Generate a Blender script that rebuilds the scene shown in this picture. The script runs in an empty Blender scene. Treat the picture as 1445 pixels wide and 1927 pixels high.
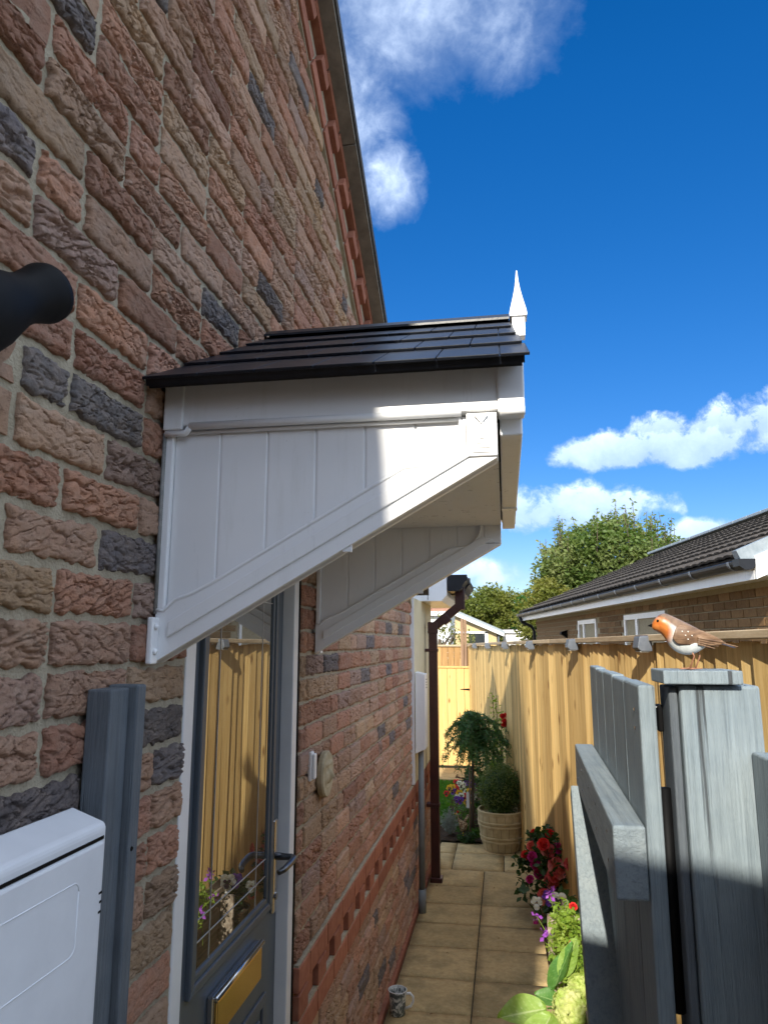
import bpy, bmesh, math, random
import numpy as np
from mathutils import Vector, Matrix

# ------------------------------------------------------------------ camera, sky, sun, exposure
SC = bpy.context.scene
COL = SC.collection
R = math.radians

def basis(yaw, pitch):
    F = Vector((-math.sin(yaw) * math.cos(pitch), math.cos(yaw) * math.cos(pitch), math.sin(pitch)))
    Rt = Vector((math.cos(yaw), math.sin(yaw), 0))
    return Rt, Rt.cross(F), F

cam = bpy.data.cameras.new('camera')
cam.sensor_fit = 'HORIZONTAL'; cam.sensor_width = 36.0; cam.lens = 36 * 1345 / 1445
cam.clip_start = 0.02; cam.clip_end = 5000
cam.dof.use_dof = True; cam.dof.focus_distance = 2.0; cam.dof.aperture_fstop = 20
camo = bpy.data.objects.new('camera', cam); COL.objects.link(camo)
Rt, Up, Fw = basis(R(9.47), R(10.28))
m = Matrix((Rt, Up, -Fw)).transposed().to_4x4(); m.translation = Vector((0.63, 0, 1.74))
camo.matrix_world = m
SC.camera = camo

SUN_DIR = Vector((0.1, 1.0, -0.578)).normalized()      # the way the light travels
sun = bpy.data.lights.new('sun', 'SUN'); sun.energy = 2.0; sun.angle = R(0.53); sun.color = (1.0, 0.93, 0.80)
suno = bpy.data.objects.new('sun', sun); COL.objects.link(suno)
suno.rotation_euler = SUN_DIR.to_track_quat('-Z', 'Y').to_euler(); suno.location = (-3, -30, 20)

SC.view_settings.view_transform = 'Standard'; SC.view_settings.look = 'None'
SC.view_settings.gamma = 1.0; SC.view_settings.use_curve_mapping = False
SC.view_settings.exposure = 1.8
SC.cycles.max_bounces = 8; SC.cycles.diffuse_bounces = 5; SC.cycles.glossy_bounces = 4
SC.cycles.transparent_max_bounces = 8; SC.cycles.transmission_bounces = 4
SC.cycles.use_denoising = True
SC.cycles.sample_clamp_indirect = 6.0

def build_world():
    w = bpy.data.worlds.new('World'); SC.world = w; w.use_nodes = True
    nt = w.node_tree; nt.nodes.clear(); N = nt.nodes.new; L = nt.links.new
    out = N('ShaderNodeOutputWorld'); bg = N('ShaderNodeBackground'); bg.inputs[1].default_value = 0.15
    sky = N('ShaderNodeTexSky'); sky.sky_type = 'NISHITA'; sky.sun_disc = False
    sky.sun_elevation = R(29.9); sky.sun_rotation = R(185.7)
    sky.air_density = 1.0; sky.dust_density = 0.0; sky.ozone_density = 4.0
    hs = N('ShaderNodeHueSaturation'); hs.inputs['Saturation'].default_value = 1.32; hs.inputs['Value'].default_value = 0.345
    tint = N('ShaderNodeMix'); tint.data_type = 'RGBA'; tint.blend_type = 'MULTIPLY'; tint.inputs[0].default_value = 1.0; tint.inputs[7].default_value = (.97, .91, 1.0, 1)
    L(sky.outputs[0], tint.inputs[6]); L(tint.outputs[2], hs.inputs['Color'])
    tc = N('ShaderNodeTexCoord'); sep = N('ShaderNodeSeparateXYZ'); L(tc.outputs['Generated'], sep.inputs[0])
    def math_(op, a, b=None, c=None, clamp=False):
        n = N('ShaderNodeMath'); n.operation = op; n.use_clamp = clamp
        for i, v in enumerate((a, b, c)):
            if v is None: continue
            if isinstance(v, (int, float)): n.inputs[i].default_value = v
            else: L(v, n.inputs[i])
        return n.outputs[0]
    az = math_('ARCTAN2', sep.outputs[0], sep.outputs[1]); el = math_('ARCSINE', sep.outputs[2])
    def noise(scale, detail, rough=0.55, dist=0.0):
        n = N('ShaderNodeTexNoise'); n.inputs['Scale'].default_value = scale; n.inputs['Detail'].default_value = detail
        n.inputs['Roughness'].default_value = rough; n.inputs['Distortion'].default_value = dist
        L(tc.outputs['Generated'], n.inputs['Vector']); return n.outputs[0]
    n1 = noise(12, 8, 0.56, 0.4); n2 = noise(42, 10, 0.66, .3); nn = math_('ADD', math_('MULTIPLY', n1, 0.68), math_('MULTIPLY', n2, 0.32))
    nn = math_('SUBTRACT', nn, 0.5)
    # cloud banks: azimuth, elevation, half-width, half-height (degrees), softness, edge raggedness
    clouds = [(-9, 47, 15.5, 11, 1.5, 2.4), (0.5, 44.5, 9.0, 6.4, 1.7, 2.6), (-8.9, 34.6, 3.3, 3.9, 1.1, 2.8), (-14, 39, 7.5, 7.0, 1.5, 3.0),
              (12.6, 14.2, 9.4, 2.0, .5, 4.2), (12.8, 15.6, 3.2, 1.7, .5, 4.8), (20.5, 15.2, 7, 2.5, .5, 4.4), (16.6, 15.3, 4.6, 1.9, .5, 4.8),
              (4.0, 10.1, 9.8, 2.3, .65, 5.0), (-2, 5.2, 5.0, 1.7, .9, 3.0), (15.5, 7.9, 4.0, 1.3, .6, 3.4)]
    total = None; shade = None
    for (a, e, wa, we, soft, rag) in clouds:
        da = math_('MULTIPLY', math_('SUBTRACT', az, R(a)), 1 / R(wa)); de = math_('MULTIPLY', math_('SUBTRACT', el, R(e)), 1 / R(we))
        below = math_('MINIMUM', de, 0.0); de2 = math_('ADD', de, math_('MULTIPLY', below, 0.35))
        q = math_('ADD', math_('MULTIPLY', da, da), math_('MULTIPLY', de2, de2))
        v = math_('ADD', math_('SUBTRACT', 1.0, q), math_('MULTIPLY', nn, rag))
        mk = math_('MULTIPLY', v, 1 / soft, clamp=True)
        mk = math_('SMOOTH_MAX', mk, 0.0, 0.0)
        sh = math_('MULTIPLY', mk, math_('ADD', math_('MULTIPLY', de, 0.5), 0.55, clamp=True))
        total = mk if total is None else math_('MAXIMUM', total, mk)
        shade = sh if shade is None else math_('MAXIMUM', shade, sh)
    # denser, brighter cloud added outside the view to lift the shade
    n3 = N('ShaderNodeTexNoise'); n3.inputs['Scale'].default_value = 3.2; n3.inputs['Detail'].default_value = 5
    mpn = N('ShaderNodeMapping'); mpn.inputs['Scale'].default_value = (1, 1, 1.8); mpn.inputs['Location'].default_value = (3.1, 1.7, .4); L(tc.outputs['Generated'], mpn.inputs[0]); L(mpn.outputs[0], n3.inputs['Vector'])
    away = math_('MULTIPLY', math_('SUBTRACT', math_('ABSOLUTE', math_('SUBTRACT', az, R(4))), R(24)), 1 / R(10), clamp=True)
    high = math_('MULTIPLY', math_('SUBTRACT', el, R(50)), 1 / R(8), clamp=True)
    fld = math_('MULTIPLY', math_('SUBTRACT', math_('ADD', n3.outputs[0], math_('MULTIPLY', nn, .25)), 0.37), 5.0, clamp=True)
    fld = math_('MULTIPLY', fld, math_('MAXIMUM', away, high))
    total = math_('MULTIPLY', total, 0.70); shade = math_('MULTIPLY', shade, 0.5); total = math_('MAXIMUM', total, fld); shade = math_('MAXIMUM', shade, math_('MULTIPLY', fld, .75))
    lum = math_('ADD', shade, math_('MULTIPLY', nn, 0.9), clamp=True)
    ramp = N('ShaderNodeValToRGB'); L(lum, ramp.inputs[0])
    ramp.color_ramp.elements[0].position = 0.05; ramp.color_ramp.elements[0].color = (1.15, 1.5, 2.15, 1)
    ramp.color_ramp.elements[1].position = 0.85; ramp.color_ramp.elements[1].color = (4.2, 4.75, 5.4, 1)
    total = math_('MULTIPLY', math_('POWER', total, 1.2), 0.94)
    mix = N('ShaderNodeMix'); mix.data_type = 'RGBA'
    hz = N('ShaderNodeVectorMath'); hz.operation = 'SCALE'; L(hs.outputs[0], hz.inputs[0]); L(math_('ADD', math_('MULTIPLY', math_('MULTIPLY', el, 1 / R(40), clamp=True), 0.28), 0.72), hz.inputs['Scale'])
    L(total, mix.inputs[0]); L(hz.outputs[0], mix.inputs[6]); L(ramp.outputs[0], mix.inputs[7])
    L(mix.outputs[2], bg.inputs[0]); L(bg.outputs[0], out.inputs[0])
build_world()

# ------------------------------------------------------------------ helpers
WLOC = {}
def wl(o): return WLOC.get(o.name, Vector((0, 0, 0))) if o is not None else Vector((0, 0, 0))

def register(o, world, parent=None):
    world = Vector(world); COL.objects.link(o); WLOC[o.name] = world
    if parent is not None:
        o.parent = parent; o.location = world - wl(parent)
    else: o.location = world
    return o

def tag(o, label=None, cat=None, group=None, kind=None):
    if label: o['label'] = label
    if cat: o['category'] = cat
    if group: o['group'] = group
    if kind: o['kind'] = kind
    return o

def empty(name, loc, label, cat, group=None):
    o = bpy.data.objects.new(name, None); o.empty_display_size = 0.1
    register(o, loc); return tag(o, label, cat, group)

class MB:
    def __init__(s): s.v = []; s.f = []
    def add(s, vs, fs):
        b = len(s.v); s.v.extend([tuple(p) for p in vs]); s.f.extend([tuple(i + b for i in f) for f in fs]); return s
    def box(s, x0, x1, y0, y1, z0, z1):
        v = [(x0, y0, z0), (x1, y0, z0), (x1, y1, z0), (x0, y1, z0), (x0, y0, z1), (x1, y0, z1), (x1, y1, z1), (x0, y1, z1)]
        return s.add(v, [(0, 3, 2, 1), (4, 5, 6, 7), (0, 1, 5, 4), (1, 2, 6, 5), (2, 3, 7, 6), (3, 0, 4, 7)])
    def obox(s, c, ax, ay, az):
        c = Vector(c); ax = Vector(ax); ay = Vector(ay); az = Vector(az)
        v = [c + i * ax + j * ay + k * az for k in (-1, 1) for (i, j) in ((-1, -1), (1, -1), (1, 1), (-1, 1))]
        return s.add(v, [(0, 3, 2, 1), (4, 5, 6, 7), (0, 1, 5, 4), (1, 2, 6, 5), (2, 3, 7, 6), (3, 0, 4, 7)])
    def bar(s, a, b, w, h, up=(0, 0, 1)):
        a = Vector(a); b = Vector(b); d = (b - a); l = d.length; d.normalize(); up = Vector(up)
        sx = d.cross(up); sx.normalize(); sz = sx.cross(d)
        return s.obox((a + b) / 2, sx * w / 2, d * l / 2, sz * h / 2)
    def prism(s, poly, fn0, fn1):
        n = len(poly); v = [fn0(*p) for p in poly] + [fn1(*p) for p in poly]
        f = [tuple(range(n - 1, -1, -1)), tuple(range(n, 2 * n))] + [(i, (i + 1) % n, n + (i + 1) % n, n + i) for i in range(n)]
        return s.add(v, f)
    def tube(s, path, r, n=10, cap=True):
        path = [Vector(p) for p in path]; rs = r if isinstance(r, (list, tuple)) else [r] * len(path)
        rings = []; ref = None
        for i, p in enumerate(path):
            d = (path[min(i + 1, len(path) - 1)] - path[max(i - 1, 0)]).normalized()
            if ref is None: ref = d.orthogonal().normalized()
            ref = (ref - d * ref.dot(d)).normalized(); b = d.cross(ref)
            rings.append([p + (ref * math.cos(2 * math.pi * k / n) + b * math.sin(2 * math.pi * k / n)) * rs[i] for k in range(n)])
        v = [q for rg in rings for q in rg]; f = []
        for i in range(len(path) - 1):
            for k in range(n): f.append((i * n + k, i * n + (k + 1) % n, (i + 1) * n + (k + 1) % n, (i + 1) * n + k))
        if cap: f.append(tuple(range(n - 1, -1, -1))); f.append(tuple((len(path) - 1) * n + k for k in range(n)))
        return s.add(v, f)
    def lathe(s, prof, n=24, c=(0, 0, 0), axis=(0, 0, 1), cap=True):
        c = Vector(c); ax = Vector(axis).normalized(); e1 = ax.orthogonal().normalized(); e2 = ax.cross(e1)
        v = []; f = []
        for (r, z) in prof:
            for k in range(n):
                t = 2 * math.pi * k / n; v.append(c + ax * z + (e1 * math.cos(t) + e2 * math.sin(t)) * r)
        for i in range(len(prof) - 1):
            for k in range(n): f.append((i * n + k, i * n + (k + 1) % n, (i + 1) * n + (k + 1) % n, (i + 1) * n + k))
        if cap: f.append(tuple(range(n - 1, -1, -1))); f.append(tuple((len(prof) - 1) * n + k for k in range(n)))
        return s.add(v, f)
    def grid(s, fn, nu, nv, wrap=False):
        v = [fn(i / nu, j / nv) for j in range(nv + 1) for i in range(nu + 1)]
        f = [(j * (nu + 1) + i, j * (nu + 1) + i + 1, (j + 1) * (nu + 1) + i + 1, (j + 1) * (nu + 1) + i) for j in range(nv) for i in range(nu)]
        return s.add(v, f)
    def mesh(s, name, mat, bevel=0.0, smooth=False, seg=2):
        me = bpy.data.meshes.new(name); me.from_pydata(s.v, [], s.f)
        if bevel > 0:
            bm = bmesh.new(); bm.from_mesh(me); bmesh.ops.recalc_face_normals(bm, faces=bm.faces)
            ed = [e for e in bm.edges if len(e.link_faces) == 2 and e.calc_face_angle(0) > 0.5]
            bmesh.ops.bevel(bm, geom=ed, offset=bevel, segments=seg, profile=0.5, affect='EDGES', clamp_overlap=True)
            bm.to_mesh(me); bm.free()
        if smooth:
            for p in me.polygons: p.use_smooth = True
        if mat is not None: me.materials.append(mat)
        me.update(); return me

def part(name, mb, mat, parent=None, bevel=0.0, smooth=False, base=False, seg=2, kind=None):
    A = np.array([tuple(p) for p in mb.v]); lo = A.min(0); hi = A.max(0); c = (lo + hi) / 2
    if base: c[2] = lo[2]
    mb.v = [tuple(p) for p in (A - c)]
    o = bpy.data.objects.new(name, mb.mesh(name, mat, bevel, smooth, seg))
    register(o, c, parent)
    if kind: o['kind'] = kind
    return o

def inst(name, me, world, parent=None, rot=None, scale=None, color=None):
    o = bpy.data.objects.new(name, me); register(o, world, parent)
    if rot is not None: o.rotation_euler = rot
    if scale is not None: o.scale = scale
    if color is not None: o.color = color
    return o

def copy_tree(root, loc, label=None, group=None):
    r = root.copy(); COL.objects.link(r); r.location = loc; WLOC[r.name] = Vector(loc)
    if label: r['label'] = label
    if group: r['group'] = group
    for ch in list(root.children):
        c = ch.copy(); COL.objects.link(c); c.parent = r
        for g in ch.children:
            d = g.copy(); COL.objects.link(d); d.parent = c
    return r

# numpy value noise
def _h(ix, iy, s):
    n = (ix.astype(np.int64) * 374761393 + iy.astype(np.int64) * 668265263 + s * 1442695041) & 0x7fffffff
    n = ((n ^ (n >> 13)) * 1274126177) & 0x7fffffff
    return ((n ^ (n >> 16)) & 0xffff) / 65535.0
def vn(x, y, s):
    x = np.asarray(x, float); y = np.asarray(y, float)
    ix = np.floor(x); iy = np.floor(y); fx = x - ix; fy = y - iy; fx = fx * fx * (3 - 2 * fx); fy = fy * fy * (3 - 2 * fy)
    a = _h(ix, iy, s); b = _h(ix + 1, iy, s); c = _h(ix, iy + 1, s); d = _h(ix + 1, iy + 1, s)
    return (a + (b - a) * fx) * (1 - fy) + (c + (d - c) * fx) * fy
def fbm(x, y, s, o=3):
    t = 0; a = .5; w = 0
    for k in range(o): t = t + a * vn(x * 2 ** k, y * 2 ** k, s + 17 * k); w += a; a *= .5
    return t / w - .5

# ------------------------------------------------------------------ materials
def nodes(name):
    m = bpy.data.materials.new(name); m.use_nodes = True; nt = m.node_tree
    return m, nt, nt.nodes['Principled BSDF'], nt.nodes.new, nt.links.new

def c4(c): return (c[0], c[1], c[2], 1)

def pos_noise(nt, scale, detail=5, stretch=(1, 1, 1), rough=0.6, dist=0.0, coord='pos'):
    N = nt.nodes.new; L = nt.links.new
    mp = N('ShaderNodeMapping'); mp.inputs['Scale'].default_value = stretch
    if coord == 'pos':
        g = N('ShaderNodeNewGeometry'); L(g.outputs['Position'], mp.inputs[0])
    else:
        g = N('ShaderNodeTexCoord'); L(g.outputs['Object'], mp.inputs[0])
    n = N('ShaderNodeTexNoise'); n.inputs['Scale'].default_value = scale; n.inputs['Detail'].default_value = detail
    n.inputs['Roughness'].default_value = rough; n.inputs['Distortion'].default_value = dist
    L(mp.outputs[0], n.inputs['Vector']); return n.outputs[0]

def ramp(nt, fac, stops):
    r = nt.nodes.new('ShaderNodeValToRGB'); nt.links.new(fac, r.inputs[0]); e = r.color_ramp.elements
    while len(e) < len(stops): e.new(0.5)
    for i, (p, c) in enumerate(stops): e[i].position = p; e[i].color = c4(c) if not isinstance(c, (int, float)) else (c, c, c, 1)
    return r.outputs[0]

def mixc(nt, fac, a, b, mode='MIX'):
    n = nt.nodes.new('ShaderNodeMix'); n.data_type = 'RGBA'; n.blend_type = mode
    for i, v in ((0, fac), (6, a), (7, b)):
        if isinstance(v, (int, float)): n.inputs[i].default_value = v
        elif isinstance(v, tuple): n.inputs[i].default_value = c4(v)
        else: nt.links.new(v, n.inputs[i])
    return n.outputs[2]

def bumpn(nt, bsdf, h, strength=0.3, dist=0.003, prev=None):
    b = nt.nodes.new('ShaderNodeBump'); b.inputs['Strength'].default_value = strength; b.inputs['Distance'].default_value = dist
    nt.links.new(h, b.inputs['Height'])
    if prev is not None: nt.links.new(prev, b.inputs['Normal'])
    nt.links.new(b.outputs[0], bsdf.inputs['Normal']); return b.outputs[0]

def simple(name, c, c2=None, scale=20, rough=0.5, spec=0.5, metal=0.0, bump=0.0, bscale=120, bdist=0.002, stretch=(1, 1, 1), rnd=0.0, coat=0.0, lo=0.35, hi=0.65):
    m, nt, b, N, L = nodes(name)
    b.inputs['Roughness'].default_value = rough; b.inputs['Metallic'].default_value = metal
    b.inputs['Specular IOR Level'].default_value = spec; b.inputs['Coat Weight'].default_value = coat
    col = ramp(nt, pos_noise(nt, scale, 6, stretch), [(lo, c), (hi, c2 or c)])
    if rnd > 0:
        oi = N('ShaderNodeObjectInfo'); v = ramp(nt, oi.outputs['Random'], [(0, (1 - rnd,) * 3), (1, (1 + rnd,) * 3)])
        col = mixc(nt, 1.0, col, v, 'MULTIPLY')
    L(col, b.inputs['Base Color'])
    if bump > 0: bumpn(nt, b, pos_noise(nt, bscale, 6, stretch), bump, bdist)
    return m

def brick_mat(name, src):
    m, nt, b, N, L = nodes(name)
    b.inputs['Roughness'].default_value = 0.88; b.inputs['Specular IOR Level'].default_value = 0.25
    if src == 'object':
        oi = N('ShaderNodeObjectInfo'); base = oi.outputs['Color']
    else:
        at = N('ShaderNodeAttribute'); at.attribute_name = 'bcol'; base = at.outputs['Color']
    n1 = pos_noise(nt, 26, 6, (1, 1, 1.6), 0.65); n2 = pos_noise(nt, 75, 6, (1, .8, 1.8), 0.7); n3 = pos_noise(nt, 9, 3)
    col = mixc(nt, ramp(nt, n3, [(.35, 0.0), (.7, .55)]), base, mixc(nt, 1.0, base, (1.25, 1.12, .95), 'MULTIPLY'))
    col = mixc(nt, ramp(nt, n1, [(.44, 0.0), (.66, .60)]), col, mixc(nt, .45, base, (.52, .39, .30)))
    col = mixc(nt, ramp(nt, n2, [(.54, 0.0), (.70, .8)]), col, mixc(nt, 1.0, base, (.36, .28, .26), 'MULTIPLY'))
    col = mixc(nt, ramp(nt, pos_noise(nt, 16, 5, (1, 1, 1), .7, .6), [(.62, 0.0), (.74, .5)]), col, (.47, .42, .35))
    L(col, b.inputs['Base Color'])
    p = bumpn(nt, b, pos_noise(nt, 95, 9, (1, .5, 2.2), .76, 1.8), 0.6, 0.008)
    if src == 'object':                                    # some faces are smooth, some heavily dragged
        rv = ramp(nt, oi.outputs['Random'], [(0, .12), (1, .8)]); L(rv, p.node.inputs['Strength'])
    bumpn(nt, b, pos_noise(nt, 260, 6, (1, 1, 1), .75), 0.9, 0.005, p)
    return m

def wood(name, cols, rough=0.75, along='z', rnd=0.16, grain=60, knots=True, spec=0.25, bump=0.25):
    m, nt, b, N, L = nodes(name)
    st = {'z': (1, 1, .045), 'y': (1, .045, 1), 'x': (.045, 1, 1)}[along]
    b.inputs['Roughness'].default_value = rough; b.inputs['Specular IOR Level'].default_value = spec
    oi = N('ShaderNodeObjectInfo')
    # every board gets its own stretch of grain
    g = N('ShaderNodeNewGeometry'); ad = N('ShaderNodeVectorMath'); ad.operation = 'MULTIPLY_ADD'
    L(oi.outputs['Random'], ad.inputs[0]); ad.inputs[1].default_value = (7, 11, 23); L(g.outputs['Position'], ad.inputs[2])
    mp = N('ShaderNodeMapping'); mp.inputs['Scale'].default_value = st; L(ad.outputs[0], mp.inputs[0])
    n = N('ShaderNodeTexNoise'); n.inputs['Scale'].default_value = grain; n.inputs['Detail'].default_value = 6; n.inputs['Roughness'].default_value = .65; n.inputs['Distortion'].default_value = .2
    L(mp.outputs[0], n.inputs['Vector'])
    col = ramp(nt, n.outputs[0], [(.3, cols[0]), (.5, cols[1]), (.7, cols[2])])
    if knots:
        mp2 = N('ShaderNodeMapping'); mp2.inputs['Scale'].default_value = {'z': (1, 1, .42), 'y': (1, .42, 1), 'x': (.42, 1, 1)}[along]; L(ad.outputs[0], mp2.inputs[0])
        vo = N('ShaderNodeTexVoronoi'); vo.inputs['Scale'].default_value = 8.5; L(mp2.outputs[0], vo.inputs['Vector'])
        col = mixc(nt, ramp(nt, vo.outputs['Distance'], [(.06, .85), (.17, 0.0)]), col, mixc(nt, 1, cols[0], (.38, .27, .2), 'MULTIPLY'))
    if rnd > 0:
        v = ramp(nt, oi.outputs['Random'], [(0, (1 - rnd, 1 - rnd * 1.1, 1 - rnd * 1.3)), (1, (1 + rnd, 1 + rnd, 1 + rnd * .8))])
        col = mixc(nt, 1.0, col, v, 'MULTIPLY')
    L(col, b.inputs['Base Color'])
    if bump > 0: bumpn(nt, b, n.outputs[0], bump, 0.003)
    return m

def painted_wood(name, c, c2, along='z', cracks=.9):
    m, nt, b, N, L = nodes(name)
    st = {'z': (1, 1, .03), 'y': (1, .03, 1)}[along]
    b.inputs['Roughness'].default_value = 0.62; b.inputs['Specular IOR Level'].default_value = 0.35
    g1 = pos_noise(nt, 120, 7, st, .75, .8); g2 = pos_noise(nt, 14, 4)
    col = mixc(nt, ramp(nt, g2, [(.35, 0.0), (.7, 1.0)]), c, c2)
    col = mixc(nt, ramp(nt, g1, [(.48, 0.0), (.68, .65)]), col, mixc(nt, 1, c, (.55, .57, .60), 'MULTIPLY'))
    crack = pos_noise(nt, 42, 3, {'z': (1, 1, .018), 'y': (1, .018, 1)}[along], .5, .2)
    col = mixc(nt, ramp(nt, crack, [(.655, 0.0), (.672, cracks)]), col, (.05, .055, .06))
    L(col, b.inputs['Base Color'])
    p = bumpn(nt, b, g1, .9, 0.005)
    bumpn(nt, b, ramp(nt, crack, [(.645, 1.0), (.672, 0.0)]), 0.8 * cracks, 0.006, p)
    return m

def leafm(name, c, c2, c3=None, scale=30, trans=0.45, rough=0.5):
    m, nt, b, N, L = nodes(name); nt.nodes.remove(b)
    out = nt.nodes['Material Output']
    g = pos_noise(nt, scale, 3); g2 = pos_noise(nt, scale * .2, 3)
    col = ramp(nt, g, [(.35, c), (.65, c2)])
    if c3: col = mixc(nt, ramp(nt, g2, [(.45, 0.0), (.68, .8)]), col, c3)
    pr = N('ShaderNodeBsdfPrincipled'); pr.inputs['Roughness'].default_value = rough; pr.inputs['Specular IOR Level'].default_value = .35
    L(col, pr.inputs['Base Color'])
    tr = N('ShaderNodeBsdfTranslucent'); L(mixc(nt, 1, col, (1.25, 1.3, .6), 'MULTIPLY'), tr.inputs['Color'])
    mx = N('ShaderNodeMixShader'); mx.inputs[0].default_value = trans
    L(pr.outputs[0], mx.inputs[1]); L(tr.outputs[0], mx.inputs[2]); L(mx.outputs[0], out.inputs['Surface'])
    return m

M = {}
M['brick'] = brick_mat('rustic_brick', 'object'); M['brick_mass'] = brick_mat('rustic_brick_mass', 'attr')
M['mortar'] = simple('mortar', (.355, .305, .222), (.455, .397, .298), 28, .95, .15, bump=.9, bscale=200, bdist=.005)
M['red_brick'] = simple('red_brick', (.275, .100, .062), (.36, .148, .092), 30, .85, .25, bump=.4, bscale=160, rnd=.18)
M['cement'] = simple('cement_board', (.17, .155, .13), (.26, .24, .20), 14, .9, .2, bump=.3, bscale=120)
def upvc_mat():
    m, nt, b, N, L = nodes('white_upvc'); b.inputs['Specular IOR Level'].default_value = .5
    g1 = pos_noise(nt, 5, 4); g2 = pos_noise(nt, 22, 6, (1, 1, .12), .7); g3 = pos_noise(nt, 160, 3)
    col = ramp(nt, g1, [(.3, (.84, .845, .85)), (.7, (.88, .88, .88))])
    col = mixc(nt, ramp(nt, g2, [(.56, 0.0), (.78, .35)]), col, (.60, .59, .54))
    col = mixc(nt, ramp(nt, g3, [(.70, 0.0), (.78, .4)]), col, (.52, .50, .44))
    L(col, b.inputs['Base Color']); L(ramp(nt, g2, [(.3, .24), (.7, .42)]), b.inputs['Roughness']); bumpn(nt, b, g1, .04, .01)
    return m
M['upvc'] = upvc_mat()
M['upvc_shade'] = M['upvc']
M['white_paint'] = simple('white_frame', (.76, .77, .78), (.82, .82, .82), 12, .35, .5, bump=.05, bscale=40)
M['black_tile'] = simple('black_plastic_tile', (.0065, .008, .013), (.012, .015, .022), 40, .36, .32, bump=.25, bscale=190, bdist=.0015)
M['black'] = simple('black_plastic', (.002, .002, .0025), (.004, .004, .0045), 30, .6, .12)
M['gutter'] = simple('black_gutter', (.008, .009, .012), (.014, .015, .019), 10, .42, .35)
M['brown'] = simple('brown_plastic', (.038, .011, .010), (.055, .016, .014), 8, .32, .5, bump=.05)
M['cream'] = simple('cream_render', (.70, .62, .40), (.76, .68, .46), 7, .7, .3, bump=.15, bscale=70)
M['door_grey'] = simple('door_grey', (.080, .098, .118), (.095, .114, .134), 16, .42, .5, bump=.12, bscale=120, stretch=(1, 1, .08))
M['steel'] = simple('steel', (.55, .55, .56), (.62, .62, .63), 12, .22, .5, metal=1)
M['dark_steel'] = simple('dark_steel', (.13, .135, .145), (.17, .175, .185), 12, .35, .5, metal=1)
M['reflected_gold'] = simple('reflected_gold', (.72, .50, .17), (.80, .57, .22), 15, .25, .5, metal=1, bump=.04, bscale=30)  # gold tint paints the fence's reflection into the metal letter flap
M['meter_box'] = simple('meter_box_plastic', (.66, .67, .70), (.72, .73, .76), 9, .55, .4, bump=.06, bscale=400)
M['conduit'] = simple('grey_conduit', (.16, .18, .19), (.20, .22, .23), 9, .5, .4)
M['post_grey'] = painted_wood('dark_grey_paint', (.115, .135, .155), (.15, .17, .19))
M['gate_grey'] = painted_wood('grey_paint', (.235, .29, .325), (.285, .34, .37))
M['gate_rail'] = painted_wood('grey_paint_rail', (.24, .29, .32), (.295, .34, .36), 'y', .0)
M['slab'] = simple('paving_slab', (.37, .28, .145), (.50, .395, .225), 38, .92, .2, bump=.6, bscale=150, bdist=.004, rnd=.07, lo=.3, hi=.7)
def slab_mat():
    m, nt, b, N, L = nodes('paving_slab'); b.inputs['Roughness'].default_value = .92; b.inputs['Specular IOR Level'].default_value = .2
    col = ramp(nt, pos_noise(nt, 38, 6), [(.3, (.435, .31, .15)), (.7, (.555, .42, .225))])
    oi = N('ShaderNodeObjectInfo'); col = mixc(nt, 1.0, col, ramp(nt, oi.outputs['Random'], [(0, (.88, .87, .84)), (1, (1.08, 1.07, 1.05))]), 'MULTIPLY')
    col = mixc(nt, ramp(nt, pos_noise(nt, 5, 6, (1, 1, 1), .7), [(.45, 0.0), (.70, .75)]), col, (.20, .165, .085))
    col = mixc(nt, ramp(nt, pos_noise(nt, 190, 3), [(.62, 0.0), (.72, .75)]), col, (.13, .105, .06))
    col = mixc(nt, ramp(nt, pos_noise(nt, 110, 2), [(.66, 0.0), (.74, .6)]), col, (.66, .58, .42))
    L(col, b.inputs['Base Color']); p = bumpn(nt, b, pos_noise(nt, 150, 6), .6, .004); return m
M['slab'] = slab_mat()
M['grit'] = simple('joint_grit', (.055, .045, .03), (.10, .08, .05), 60, .95, .1, bump=.5)
M['soil'] = simple('soil', (.035, .024, .016), (.075, .05, .033), 40, .95, .1, bump=1.0, bscale=70, bdist=.02)
M['ground'] = simple('ground_soil', (.10, .085, .05), (.15, .13, .075), 2, .95, .1, bump=.5, bscale=30)
M['fence'] = wood('fence_board', [(.51, .325, .125), (.67, .460, .195), (.78, .575, .275)], rnd=.28)
M['fence_y'] = wood('fence_rail', [(.40, .30, .19), (.50, .39, .26), (.58, .47, .33)], along='y', knots=False)
M['gate_new'] = wood('new_pine', [(.58, .36, .13), (.66, .43, .17), (.72, .49, .21)], rnd=.08)
M['old_post'] = wood('old_post', [(.20, .12, .075), (.28, .175, .11), (.36, .24, .16)], knots=False)
M['trough'] = wood('weathered_trough', [(.10, .075, .055), (.24, .19, .15), (.42, .36, .30)], along='y', grain=38, knots=False, bump=.8)
M['stone'] = simple('carved_stone', (.36, .30, .19), (.48, .41, .28), 30, .9, .2, bump=.5, bscale=120)
M['planter'] = simple('sandstone_planter', (.42, .335, .185), (.54, .44, .26), 20, .85, .2, bump=.35, bscale=140)
M['lamp_grey'] = simple('lamp_grey', (.10, .115, .14), (.14, .155, .18), 30, .4, .5)
M['solar'] = simple('solar_panel', (.012, .02, .06), (.02, .035, .09), 40, .12, .6)
M['lens'] = simple('lamp_lens', (.35, .36, .34), (.45, .46, .44), 30, .2, .5)

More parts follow.
